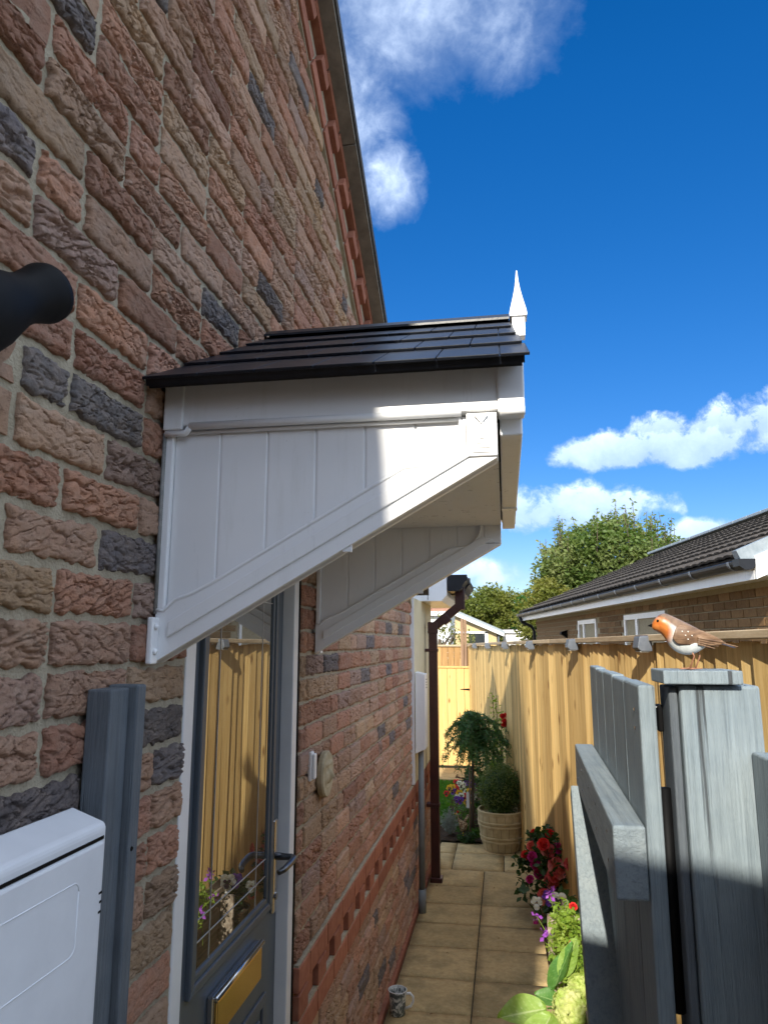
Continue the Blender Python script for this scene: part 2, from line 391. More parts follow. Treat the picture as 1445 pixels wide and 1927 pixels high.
def glass_mat():
    m, nt, b, N, L = nodes('door_glass'); nt.nodes.remove(b); out = nt.nodes['Material Output']
    gl = N('ShaderNodeBsdfGlossy'); gl.inputs['Roughness'].default_value = 0.004; gl.inputs['Color'].default_value = (.95, .97, .96, 1)
    df = N('ShaderNodeBsdfPrincipled'); df.inputs['Base Color'].default_value = (.012, .016, .016, 1); df.inputs['Roughness'].default_value = .4
    fr = N('ShaderNodeFresnel'); fr.inputs[0].default_value = 7.0
    mx = N('ShaderNodeMixShader'); L(fr.outputs[0], mx.inputs[0]); L(df.outputs[0], mx.inputs[1]); L(gl.outputs[0], mx.inputs[2]); L(mx.outputs[0], out.inputs['Surface'])
    return m
M['glass'] = glass_mat()

# ------------------------------------------------------------------ ground and path
g = MB().grid(lambda u, v: (-300 + 600 * u, -300 + 600 * v, -0.03), 4, 4)
tag(part('ground', g, M['ground']), 'bare earth ground around the houses', kind='structure')
pb = MB().box(-.0, 1.45, -1.2, 6.72, -.028, -.014)
path = tag(part('path', pb, M['grit']), 'narrow path of buff concrete slabs between brick wall and fence', kind='structure')
rng = random.Random(3)
def slab(x0, x1, y0, y1):
    j = .004
    w = x1 - x0 - 2 * j; l = y1 - y0 - 2 * j; nx = max(3, int(w / .05)); ny = max(3, int(l / .05)); s = rng.randint(0, 999)
    mb = MB()
    def top(u, v):
        x = x0 + j + u * w; y = y0 + j + v * l; e = min(u * w, (1 - u) * w, v * l, (1 - v) * l)
        z = float(fbm(x * 9, y * 9, s)) * .004 - .004 * math.exp(-e / .006)
        return (x, y, z)
    mb.grid(top, nx, ny); ts = len(mb.v)
    ring = [(i, 0) for i in range(nx + 1)] + [(nx, k) for k in range(1, ny + 1)] + [(i, ny) for i in range(nx - 1, -1, -1)] + [(0, k) for k in range(ny - 1, 0, -1)]
    idx = [k * (nx + 1) + i for (i, k) in ring]
    low = [(mb.v[i][0], mb.v[i][1], -.03) for i in idx]; b0 = len(mb.v); mb.v.extend(low); n = len(idx)
    for k in range(n): mb.f.append((idx[k], b0 + k, b0 + (k + 1) % n, idx[(k + 1) % n]))
    part('paving_slab', mb, M['slab'], path, smooth=True)
ys = [-1.2, -.75, -.3, .15, .56, .96, 1.33, 1.71, 2.09, 2.47, 2.85, 3.22, 3.40, 3.77, 4.13, 4.525, 4.885, 5.235]
ys = sorted(set(ys)); ys.remove(3.40)
for a, b in zip(ys[:-1], ys[1:]):
    slab(.02, .42, a, b); slab(.42, .86, a, b); slab(.86, 1.30, a, b)
slab(.02, .42, 5.235, 5.60); slab(.42, .86, 5.235, 5.965); slab(.86, 1.30, 5.235, 5.965); slab(.02, .42, 5.60, 5.965)
slab(.02, .165, 5.965, 6.40); slab(.165, .568, 5.965, 6.42); slab(.568, .95, 5.965, 6.42)
slab(.02, .165, 6.40, 6.72); slab(.165, .66, 6.42, 6.72); slab(.66, .95, 6.42, 6.9)
bed = MB().grid(lambda u, v: (-.05 + 1.0 * u, 6.74 + 3.1 * v, .0 + .03 * float(fbm(u * 12, v * 30, 4)) * 2 + .012), 24, 60)
tag(part('flower_bed', bed, M['soil'], smooth=True), 'dark soil bed behind the paving', kind='structure')
lw = MB().grid(lambda u, v: (-2.5 + 2.52 * u - .1 * v, 7.2 + 2.25 * v, .018), 6, 6)
M['lawn'] = simple('lawn_base', (.03, .075, .012), (.05, .11, .018), 60, .9, .1, bump=.8, bscale=300)
tag(part('lawn', lw, M['lawn']), 'strip of bright green lawn behind the downpipe', kind='structure')
gr = MB(); rg = random.Random(8)
for k in range(9000):
    x = rg.uniform(-.6, .0); y = rg.uniform(7.22, 9.4); a = rg.uniform(0, 6.28); h = rg.uniform(.02, .04); w = .0035
    dx, dy = math.cos(a) * w, math.sin(a) * w; tx, ty = rg.uniform(-.012, .012), rg.uniform(-.012, .012)
    gr.add([(x - dx, y - dy, .018), (x + dx, y + dy, .018), (x + tx, y + ty, .018 + h)], [(0, 1, 2)])
M['grass'] = leafm('grass_blades', (.05, .16, .015), (.09, .24, .03), trans=.4)
tag(part('grass', gr, M['grass']), 'short mown grass blades on the lawn strip', 'grass', kind='stuff')
sl = MB().box(-1.2, .30, 9.52, 10.35, -.01, .02)
part('step_slab', sl, M['slab'], path, bevel=.004)

rl = random.Random(77)
M['litter'] = simple('dry_leaf', (.16, .09, .035), (.30, .19, .08), 90, .8)
lit = MB()
for k in range(70):
    x = rl.choice((rl.uniform(.03, .10), rl.uniform(.2, .9), rl.uniform(.6, .95))); y = rl.uniform(2.2, 6.5); a = rl.uniform(0, 6.28); w = rl.uniform(.003, .011)
    c, n_ = math.cos(a) * w, math.sin(a) * w
    lit.add([(x - c, y - n_, .004), (x + n_ * .5, y - c * .5, .006), (x + c, y + n_, .005), (x - n_ * .5, y + c * .5, .009)], [(0, 1, 2, 3)])
tag(part('leaf_litter', lit, M['litter']), 'dry scraps of leaf and petal scattered on the paving', 'litter', kind='stuff')
# ------------------------------------------------------------------ the brick house
house = empty('brick_house', (0, 4.9, 0), 'rustic red brick house gable wall beside the narrow path', 'house')
OP0, OP1, OPZ = 1.393, 2.218, 2.12                   # door opening
def ztop(y): return 3.47 - .645 * (y - 2.6)          # underside of the corbelled verge bricks
XM = -.0115
wallmb = MB()
def wall_poly(poly): wallmb.prism(poly, lambda y, z: (XM, y, z), lambda y, z: (-.28, y, z))
APY = .1
def zt(y): return ztop(y) if y >= APY else ztop(2 * APY - y)
wall_poly([(-4.7, -.03), (OP0, -.03), (OP0, zt(OP0)), (APY, zt(APY)), (-4.7, zt(-4.7))])
wall_poly([(OP0, OPZ), (OP1, OPZ), (OP1, zt(OP1)), (OP0, zt(OP0))])
wall_poly([(OP1, -.03), (4.93, -.03), (4.93, zt(4.93)), (OP1, zt(OP1))])
wall = part('wall', wallmb, M['mortar'], house)
ext = MB(); ext.prism([(4.93, -.03), (6.2, -.03), (6.2, .805), (4.93, .805)], lambda y, z: (XM, y, z), lambda y, z: (-.28, y, z))
ext.box(-3, -.02, 4.93, 6.19, .805, 2.05)
ext.box(-3, -.28, 6.0, 6.2, -.03, .805)
part('rear_wall', ext, M['mortar'], house)

BC = [((.415, .222, .150), .24), ((.445, .280, .198), .31), ((.450, .305, .200), .17), ((.36, .185, .125), .12), ((.38, .255, .205), .09), ((.165, .145, .145), .07)]
def pick_col(r):
    t = r.random(); 
    for c, w in BC:
        if t < w: break
        t -= w
    k = 1.04 * r.uniform(.85, 1.15); return (c[0] * k * r.uniform(.97, 1.03), c[1] * k, c[2] * k * r.uniform(.96, 1.04), 1)

def brick_field(seed, nu, nv, Lb, Hb, amp=1.0):
    r = random.Random(seed); u = np.linspace(-Lb / 2, Lb / 2, nu + 1); v = np.linspace(-Hb / 2, Hb / 2, nv + 1)
    # denser sampling at the arrises
    U, V = np.meshgrid(u, v)
    e = np.minimum(Lb / 2 - np.abs(U), Hb / 2 - np.abs(V))
    h = -.0065 * np.exp(-e / .0026) + fbm(U * 20, V * 30, seed, 2) * .0030 * amp + fbm(U * 150, V * 240, seed + 5, 2) * .0034 * amp
    for q, (fu, fv, dp) in enumerate(((24, 70, .0066), (44, 135, .0048))):           # creased folds of a hand-thrown face
        wu_ = fbm(U * 40, V * 60, seed + 21 + q, 2) * .9; rg_ = 1 - np.abs(2 * vn(U * fu + wu_ * 1.2, V * fv + wu_ + U * r.uniform(-40, 40), seed + 30 + q) - 1)
        h -= dp * amp * np.clip((rg_ - .86) / .12, 0, 1)
    for k in range(r.randint(1, 4)):
        v0 = r.uniform(-.6, .6) * Hb / 2; sl = r.uniform(-.28, .28); uc = r.uniform(-.4, .4) * Lb; wu = r.uniform(.015, .06) * (Lb / .215)
        s = V - (v0 + sl * (U - uc) + fbm(U * 45, U * 0 + k, seed + 40 + k, 3) * .03)
        win = np.exp(-((U - uc) / wu) ** 4); w = r.uniform(.0011, .0022); d = r.uniform(.007, .016) * amp
        h -= d * win * np.exp(-np.abs(s) / w); h += r.uniform(-.003, .003) * amp * win / (1 + np.exp(np.clip(-s / .003, -40, 40)))
    inner = np.clip((e - .004) / .004, 0, 1)
    h = np.where(inner > 0, np.maximum(h, -.0098 * inner + h * (1 - inner)), h)
    U2 = U + (fbm(V * 75, V * 0, seed + 9) * .011 * (np.abs(U) / (Lb / 2)) ** 6 + fbm(V * 55, V * 0 + 5, seed + 10) * .006 * (U / (Lb / 2)) ** 5)
    V2 = V + (fbm(U * 45, U * 0, seed + 11) * .011 * (V / (Hb / 2)) ** 5 + fbm(U * 60, U * 0 + 7, seed + 12) * .008 * (np.abs(V) / (Hb / 2)) ** 6)
    return h, U2, V2

def field_to_geom(h, U, V, nu, nv, back=-.022):
    vs = [(float(h[j, i]), float(U[j, i]), float(V[j, i])) for j in range(nv + 1) for i in range(nu + 1)]
    fs = [(j * (nu + 1) + i, j * (nu + 1) + i + 1, (j + 1) * (nu + 1) + i + 1, (j + 1) * (nu + 1) + i) for j in range(nv) for i in range(nu)]
    ring = [i for i in range(nu + 1)] + [k * (nu + 1) + nu for k in range(1, nv + 1)] + [nv * (nu + 1) + i for i in range(nu - 1, -1, -1)] + [k * (nu + 1) for k in range(nv - 1, 0, -1)]
    b0 = len(vs); vs += [(back, vs[i][1], vs[i][2]) for i in ring]; n = len(ring)
    fs += [(ring[k], b0 + k, b0 + (k + 1) % n, ring[(k + 1) % n]) for k in range(n)]
    return vs, fs

NVAR = 26
brick_variants = []
for k in range(NVAR):
    vs, fs = field_to_geom(*brick_field(100 + k, 88, 30, .208, .0618, (.3, .85, .55, 1.1)[k % 4]), 88, 30)
    mb = MB(); mb.add(vs, fs); brick_variants.append(mb.mesh('brick', M['brick'], smooth=True))
    try: brick_variants[-1].set_sharp_from_angle(angle=R(55))
    except Exception: pass
half_variants = []
for k in range(8):
    vs, fs = field_to_geom(*brick_field(300 + k, 44, 30, .0970, .0618), 44, 30)
    mb = MB(); mb.add(vs, fs); half_variants.append(mb.mesh('brick', M['brick'], smooth=True))

# lay the courses
r = random.Random(21); bricks = []
def clip_ok(y0, y1, z0, z1):
    return min(zt(y0), zt(y1)) > z1 - .02
for c in range(0, 56):
    z0 = -.02 + .075 * c; z1 = z0 + .065; zc = (z0 + z1) / 2
    if 8 <= c <= 10: continue
    y = -.75 + (.1125 if c % 2 else 0.0) + r.uniform(-.006, .006)
    while y < 6.2:
        ln = .215
        if r.random() < .10: ln = .1025
        a, b = y, y + ln; y = b + .010
        segs = [(a, b)]
        if z1 < OPZ and b > OP0 and a < OP1:
            segs = []
            if a < OP0 - .03: segs.append((a, min(b, OP0)))
            if b > OP1 + .03: segs.append((max(a, OP1), b))
        for (a2, b2) in segs:
            if z1 > .8 and b2 > 4.93:
                if a2 > 4.88: continue
                b2 = 4.925
            b2 = min(b2, 6.2)
            if b2 - a2 < .03: continue
            if z1 > zt((a2 + b2) / 2) + .02: continue
            if a2 > .1 and zt(b2) < z1 - .005: # trimmed to the rake
                b3 = 2.6 + (3.47 - z1) / .645
                b2 = max(min(b2, b3 + .04), a2 + .03)
            bricks.append((a2, b2, zc))
CP = Vector((.63, 0, 1.74))
def share(bk):
    y = (bk[0] + bk[1]) / 2; d = Vector((0, y, bk[2])) - CP
    z = d.dot(Fw)
    if z < .1: return 0
    px = 722 + 1345 * d.dot(Rt) / z; py = 963 - 1345 * d.dot(Up) / z
    if not (-60 < px < 900 and -60 < py < 1990): return 0
    if 1.24 < y < 2.4 and 1.72 + (y - 1.22) * .9 * 0 < bk[2] < 2.1 and False: return 0
    return (bk[1] - bk[0]) * .63 / d.length ** 3
order = sorted(range(len(bricks)), key=lambda i: -share(bricks[i]))
single = set(order[:300])
mass = MB(); mcols = []
for i, (a, b, z) in enumerate(bricks):
    ln = b - a; yc = (a + b) / 2; rr = random.Random(i * 7 + 1); colr = pick_col(rr)
    pr = rr.uniform(-.0025, .0025)
    if i in single:
        if ln < .14: me = half_variants[rr.randrange(8)]; sy = ln / .1025
        else: me = brick_variants[rr.randrange(NVAR)]; sy = ln / .215
        flip = rr.random() < .5
        o = inst('brick', me, (pr, yc, z), wall, rot=(math.pi if flip else 0, 0, 0), scale=(1, sy, 1), color=colr)
    else:
        near = share((a, b, z)) > 0
        nu, nv = (22, 8) if near else (4, 2)
        vs, fs = field_to_geom(*brick_field(5000 + i, nu, nv, ln - .006, .0618, .9), nu, nv)
        n0 = len(mass.f); mass.add([(p[0] + pr, p[1] + yc, p[2] + z) for p in vs], fs); mcols.extend([colr] * (len(mass.f) - n0))
mo = part('brick_courses', mass, M['brick_mass'], wall, smooth=False, kind='stuff')
at = mo.data.attributes.new('bcol', 'FLOAT_COLOR', 'FACE'); at.data.foreach_set('color', np.array(mcols, dtype=np.float32).ravel())

# red dentil band at sill height and the red bricks of the verge
def red_brick_mesh(Lb, Hb, D):
    mb = MB(); mb.box(-.03, D, -Lb / 2, Lb / 2, -Hb / 2, Hb / 2); return mb.mesh('brick', M['red_brick'], bevel=.003)
rb_s = red_brick_mesh(.215, .066, .012); rb_h = red_brick_mesh(.1025, .066, .012)
band = part('brick_band', MB().box(-.05, -.0145, OP1 + .01, 6.195, .582, .802), M['mortar'], house)
for c in (8, 10):
    z = -.02 + .075 * c + .0325; y = OP1 + (.01 if c == 8 else -.09)
    while y < 6.15:
        a = max(y, OP1 + .005); b = min(y + .215, 6.198); y += .225
        if b - a < .03: continue
        inst('brick', rb_s, (-.003, (a + b) / 2, z), band, scale=(1, (b - a) / .215, 1))
for (za, zb) in ((.5825, .654), (.7315, .8015)): part('band_joint', MB().box(-.03, .0045, OP1 + .012, 6.19, za, zb), M['mortar'], band)
z = -.02 + .075 * 9 + .0325; y = OP1 + .06; k = 0
while y < 6.15:
    inst('brick', rb_h, (-.003 if k % 2 == 0 else -.020, y, z), band); y += .1125; k += 1
sp = MB().box(-.04, .018, OP1 + .02, 6.19, -.02, .022); part('plinth_strip', sp, M['red_brick'], house, bevel=.004)

ang = math.atan(.645); dv = Vector((0, math.cos(ang), -math.sin(ang))); nv_ = Vector((0, math.sin(ang), math.cos(ang)))
verge = part('verge_corbel', MB().prism([(0.3, zt(.3) - .01), (4.95, zt(4.95) - .01), (4.95, zt(4.95) + .225), (.3, zt(.3) + .225)], lambda y, z: (.004, y, z), lambda y, z: (-.2, y, z)), M['mortar'], house)
P0 = Vector((0, 1.2, ztop(1.2)))
s = 0; k = 0
while s < 3.9:
    p = P0 + dv * (s + .1075) + nv_ * .034
    inst('brick', rb_s, (.002, p.y, p.z), verge, rot=(-ang, 0, 0)); s += .225
s = 0
while s < 3.9:
    p = P0 + dv * (s + .06) + nv_ * .112
    inst('brick', rb_h, (.022 if k % 2 == 0 else -.012, p.y, p.z), verge, rot=(-ang, 0, 0)); s += .1125; k += 1
s = .08
while s < 3.9:
    p = P0 + dv * (s + .1) + nv_ * .168
    o = inst('brick', rb_s, (.024, p.y, p.z), verge, rot=(-ang, 0, 0), scale=(1, 1, .62)); s += .225

roofm = simple('roof_tile_grey', (.06, .055, .05), (.09, .082, .075), 10, .85, .2, bump=.4)
def zu(y): return 3.69 - .645 * (abs(y - APY) + APY - 2.6)
for k in range(4):                                              # cement undercloak boards
    ya, yb = .1 + 1.22 * k, .1 + 1.22 * (k + 1) - .006
    yb = min(yb, 4.98)
    u = MB().prism([(ya, zu(ya)), (yb, zu(yb)), (yb, zu(yb) + .02), (ya, zu(ya) + .02)], lambda y, z: (.09, y, z), lambda y, z: (-.1, y, z))
    part('undercloak', u, M['cement'], house)
rf = MB()
rf.prism([(APY, zu(APY) + .022), (5.15, zu(5.15) + .022), (5.15, zu(5.15) + .07), (APY, zu(APY) + .07)], lambda y, z: (.098, y, z), lambda y, z: (-7, y, z))
rf.prism([(APY - .002, zu(APY) + .022), (APY - .002, zu(APY) + .07), (-5.0, zu(-5.0) + .07), (-5.0, zu(-5.0) + .022)], lambda y, z: (.098, y, z), lambda y, z: (-7, y, z))
part('roof', rf, roofm, house)
hb = MB().box(-7, -.29, -4.7, -4.5, -.03, 2.4); hb.box(-7, -6.8, -4.5, 4.9, -.03, 2.4)
part('rear_walls', hb, M['mortar'], house)
# unseen dark block added behind the viewer to throw the shadow across the gate
M['block_surface'] = simple('shadow_block_dark', (.09, .06, .045), (.14, .095, .07), 12, .9)
wg = MB(); wg.prism([(.40, 3.07), (4.5, 2.34), (4.5, -.03), (.40, -.03)], lambda x, z: (x, -1.6, z), lambda x, z: (x, -5.5, z))
part('shadow_block', wg, M['block_surface'], house)

# cream panel over the band, far end
cp = MB().box(-.05, .012, 4.935, 5.70, .806, 2.04); part('render_panel', cp, M['cream'], house, bevel=.003)
cp = MB().box(-.05, .005, 5.704, 6.2, .806, 2.04); part('render_panel', cp, M['cream'], house, bevel=.003)
part('panel_trim', MB().box(-.02, .016, 4.918, 4.934, .81, 2.04), M['white_paint'], house)
ev = MB(); ev.prism([(-.6, 2.04), (.165, 2.04), (.205, 2.085), (.205, 2.235), (-.6, 2.235)], lambda x, z: (x, 5.42, z), lambda x, z: (x, 6.6, z))
part('eaves_box', ev, M['upvc'], house, bevel=.003)
part('eaves_joint', MB().box(.06, .064, 5.4185, 5.4205, 2.05, 2.23), M['gutter'], house)

# ------------------------------------------------------------------ front door
door = part('door', MB().box(-.085, -.047, 1.448, 2.158, .03, 2.06), M['door_grey'], house)
def frame_piece(y0, y1, z0, z1): part('door_frame', MB().box(-.10, -.010, y0, y1, z0, z1), M['white_paint'], door, bevel=.004)
frame_piece(1.396, 1.446, -.02, 2.115); frame_piece(2.160, 2.206, -.02, 2.115); frame_piece(1.447, 2.159, 2.064, 2.115)
part('reveal_strip', MB().box(-.06, -.008, 2.207, 2.2175, -.02, 2.11), M['black'], door)  # plain black strip filling the reveal between frame and brick
def rect_frame(y0, y1, z0, z1, w, x0, x1):
    mb = MB()
    mb.prism([(y0, z0), (y1, z0), (y1 - w, z0 + w), (y0 + w, z0 + w)], lambda a, b: (x1 if True else 0, a, b), lambda a, b: (x0, a, b))
    mb.prism([(y1, z0), (y1, z1), (y1 - w, z1 - w), (y1 - w, z0 + w)], lambda a, b: (x1, a, b), lambda a, b: (x0, a, b))
    mb.prism([(y1, z1), (y0, z1), (y0 + w, z1 - w), (y1 - w, z1 - w)], lambda a, b: (x1, a, b), lambda a, b: (x0, a, b))
    mb.prism([(y0, z1), (y0, z0), (y0 + w, z0 + w), (y0 + w, z1 - w)], lambda a, b: (x1, a, b), lambda a, b: (x0, a, b))
    return mb
part('glazing_bead', rect_frame(1.545, 2.082, 1.005, 1.985, .022, -.05, -.034), M['door_grey'], door, bevel=.004)
part('glazing_bead', rect_frame(1.567, 2.060, 1.027, 1.963, .016, -.05, -.039), M['door_grey'], door, bevel=.003)
part('glass_pane', MB().box(-.046, -.0445, 1.583, 2.044, 1.043, 1.947), M['glass'], door)
M['lead'] = simple('lead_line', (.5, .5, .5), (.6, .6, .58), 20, .35, .5, metal=.6)
for yy in (1.66, 1.965):
    part('lead_line', MB().box(-.0446, -.0432, yy - .0011, yy + .0011, 1.044, 1.946), M['lead'], door)
for zz in (1.10, 1.145, 1.85, 1.895):
    part('lead_line', MB().box(-.0446, -.0434, 1.584, 2.043, zz - .0011, zz + .0011), M['lead'], door)
hd = part('handle_plate', MB().box(-.047, -.034, 2.093, 2.121, .985, 1.235), M['steel'], door, bevel=.005)
hp = [(-.034, 2.107, 1.135), (-.008, 2.107, 1.135), (.012, 2.107, 1.135), (.02, 2.100, 1.134), (.022, 2.085, 1.133), (.021, 2.05, 1.131), (.018, 2.02, 1.128), (.008, 2.0, 1.125)]
part('handle', MB().tube(hp, [.011, .009, .009, .0095, .0095, .009, .0085, .0075], 12), M['dark_steel'], door, smooth=True)
part('lock_cylinder', MB().lathe([(.010, 0), (.010, .006)], 14, (-.035, 2.107, 1.03), (1, 0, 0)), M['steel'], door)
lp = part('letter_plate', MB().box(-.047, -.030, 1.665, 1.985, .868, .962), M['steel'], door, bevel=.004)
part('letter_flap', MB().box(-.031, -.024, 1.675, 1.975, .872, .950), M['reflected_gold'], door, bevel=.003)
part('letter_hinge', MB().tube([(-.027, 1.668, .957), (-.027, 1.982, .957)], .0075, 10), M['steel'], door, smooth=True)
for (a, b) in ((1.555, 1.79), (1.845, 2.075)):
    pz = rect_frame(a, b, .16, .80, .03, -.048, -.040); part('door_moulding', pz, M['door_grey'], door, bevel=.006)
    part('door_panel', MB().box(-.048, -.039, a + .05, b - .05, .21, .75), M['door_grey'], door, bevel=.006)

# ------------------------------------------------------------------ door canopy
can = empty('door_canopy', (0, 1.81, 1.70), 'white over-door canopy with black slate-effect gable roof and spike finial', 'canopy')
def bracket(y0, y1, face):
    # y0 = outer face, y1 = inner face (order along y does not matter); face = +1 if the decorated side looks to -y
    t = lambda x, z: (x, y0, z); q = lambda x, z: (x, y1, z)
    yo = y0; d = (y1 - y0); sg = 1 if d > 0 else -1
    b = MB()
    core0, core1 = yo + sg * .014, y1 - sg * .014
    dg = lambda x: 1.700 + .571 * x
    # core panel
    b.prism([(.003, dg(.003)), (.625, dg(.625)), (.625, 2.138), (.003, 2.138)], lambda x, z: (x, core0, z), lambda x, z: (x, core1, z))
    br = part('side_bracket', b, M['upvc'], can)
    # diagonal rail, with the concave sweep into the corner block on both faces
    def sweep():
        lo = [(.003, dg(.003)), (.625, dg(.625)), (.625, 2.058)]
        up = [(.572, 2.058), (.572, 2.128), (.563, 2.128)]
        cx, cz, rad = .475, 2.125, .088
        arc = [(cx + rad * math.cos(R(-a)), cz + rad * math.sin(R(-a))) for a in (0, 12, 24, 36, 48, 58)]
        arc = [(x, z) for (x, z) in arc]
        off = .082
        end = [(.11, dg(.11) + off), (.07, dg(.07) + off + .003), (.04, dg(.04) + off + .010), (.018, 1.795), (.003, 1.797)]
        return lo + up + arc + [(.46, dg(.46) + off)] + end
    rail = MB().prism(sweep(), t, q); part('diagonal_rail', rail, M['upvc'], br, bevel=.003)
    for fy, s2 in ((yo, -sg), (y1, sg)):
        # raised bead along the rail
        m2 = MB(); off = .030
        for (xa, xb, hh, pr) in ((.03, .60, .028, .005),):
            m2.prism([(xa, dg(xa) + off), (xb, dg(xb) + off), (xb - .04, dg(xb - .04) + off + hh), (xa, dg(xa) + off + hh)], lambda x, z: (x, fy - .001 * s2, z), lambda x, z: (x, fy + s2 * pr, z))
        part('rail_moulding', m2, M['upvc'], br, bevel=.002)
        sw = sweep()[5:]
        part('trim_bead', MB().tube([(x, fy - s2 * .001, z) for (x, z) in sw], .0036, 8), M['upvc'], br, smooth=True)
        part('top_bead', MB().tube([(.02, fy - s2 * .004, 2.131), (.563, fy - s2 * .004, 2.131)], .004, 8), M['upvc'], br, smooth=True)
        # tongue and groove boards
        for k in range(7):
            xa = .020 + .0925 * k; xb = min(xa + .0895, .60)
            zb = dg(xa) + .06; ztp = 2.134
            bd = MB().prism([(xa, dg(xa) + .06), (xb, dg(xb) + .06), (xb, ztp), (xa, ztp)], lambda x, z: (x, fy - s2 * .018, z), lambda x, z: (x, fy - s2 * .0105, z))
            part('board', bd, M['upvc'], br, bevel=.002)
        part('back_upright', MB().prism([(.003, 1.79), (.018, 1.79), (.020, 2.13), (.003, 2.13)], lambda x, z: (x, fy - s2 * .014, z), lambda x, z: (x, fy - s2 * .001, z)), M['upvc'], br, bevel=.003)
    # corner block with stepped pyramid pattern
    fy, s2 = yo, -sg
    part('corner_block', MB().prism([(.573, 2.060), (.627, 2.060), (.627, 2.139), (.573, 2.139)], lambda x, z: (x, fy + s2 * .004, z), lambda x, z: (x, y1 - s2 * .004 if False else y1, z)), M['upvc'], br, bevel=.002)
    for k in range(4):
        a = .006 * k
        part('block_step', MB().box(.578 + a, .622 - a, min(fy + s2 * (.004 + .0018 * k), fy + s2 * (.0062 + .0018 * k)), max(fy + s2 * (.004 + .0018 * k), fy + s2 * (.0062 + .0018 * k)), 2.066 + a * 1.3, 2.133 - a * .7), M['upvc'], br, bevel=.0008)
    part('block_point', MB().prism([(.588, 2.132), (.612, 2.132), (.600, 2.116)], lambda x, z: (x, fy + s2 * .004, z), lambda x, z: (x, fy + s2 * .0145, z)), M['upvc'], br)
    # wall foot with screw caps
    fm = MB().box(.001, .012, min(yo - sg * .026, yo), max(yo - sg * .026, yo), 1.700, 1.783); part('wall_foot', fm, M['upvc'], br, bevel=.003)
    for zz in (1.722, 1.766): part('screw_cap', MB().lathe([(.006, 0), (.006, .003), (.003, .006)], 12, (.012, yo - sg * .015, zz), (1, 0, 0)), M['upvc'], br, smooth=True)
    part('bead_tip', MB().box(.350, .366, min(y0, y1) + .004, min(y0, y1) + .012, dg(.350) - .003, dg(.350) + .008), M['upvc'], br)
bracket(1.228, 1.272, 1); bracket(2.405, 2.36, -1)
M['joint_shade'] = simple('joint_shade', (.20, .20, .19), (.3, .29, .27), 60, .7, .3)
part('joint_shade_strip', MB().tube([(.002, 1.2285, 1.79), (.0025, 1.2275, 1.95), (.002, 1.2285, 2.13)], .004, 8), M['joint_shade'], can, smooth=True)  # grey strip painting shade into the joint between canopy and wall
def fascia(y0, y1):
    lo, hi = min(y0, y1), max(y0, y1); out = y0; sg = -1 if y0 < y1 else 1
    f = part('fascia_board', MB().box(.040, .630, lo, hi, 2.142, 2.236), M['upvc'], can, bevel=.003)
    part('fascia_end', MB().box(.002, .041, lo - .004, hi + .004, 2.134, 2.236), M['upvc'], f, bevel=.003)
    part('fascia_end', MB().box(.629, .676, lo - .004, hi + .004, 2.136, 2.236), M['upvc'], f, bevel=.003)
    # rolled lower edge
    part('fascia_bead', MB().tube([(.055, out, 2.140), (.565, out, 2.140)], .0075, 10), M['upvc'], f, smooth=True)
    part('fascia_bead', MB().tube([(.006, out + .002, 2.128), (.046, out + .002, 2.128), (.056, out, 2.139)], .0065, 8), M['upvc'], f, smooth=True)
    part('fascia_bead', MB().tube([(.632, out, 2.138), (.676, out, 2.138)], .008, 10), M['upvc'], f, smooth=True)
fascia(1.221, 1.262); fascia(2.416, 2.37)
part('soffit', MB().box(.003, .628, 1.262, 2.368, 2.118, 2.130), M['upvc'], can)
fb = part('front_beam', MB().box(.632, .672, 1.262, 2.368, 2.106, 2.235), M['upvc'], can, bevel=.003)
part('beam_joiner', MB().box(.630, .674, 1.98, 2.02, 2.103, 2.238), M['upvc'], fb, bevel=.002)
gf = MB().prism([(1.20, 2.225), (2.42, 2.225), (1.81, 2.575)], lambda y, z: (.66, y, z), lambda y, z: (.640, y, z)); part('gable_front', gf, M['upvc'], can)
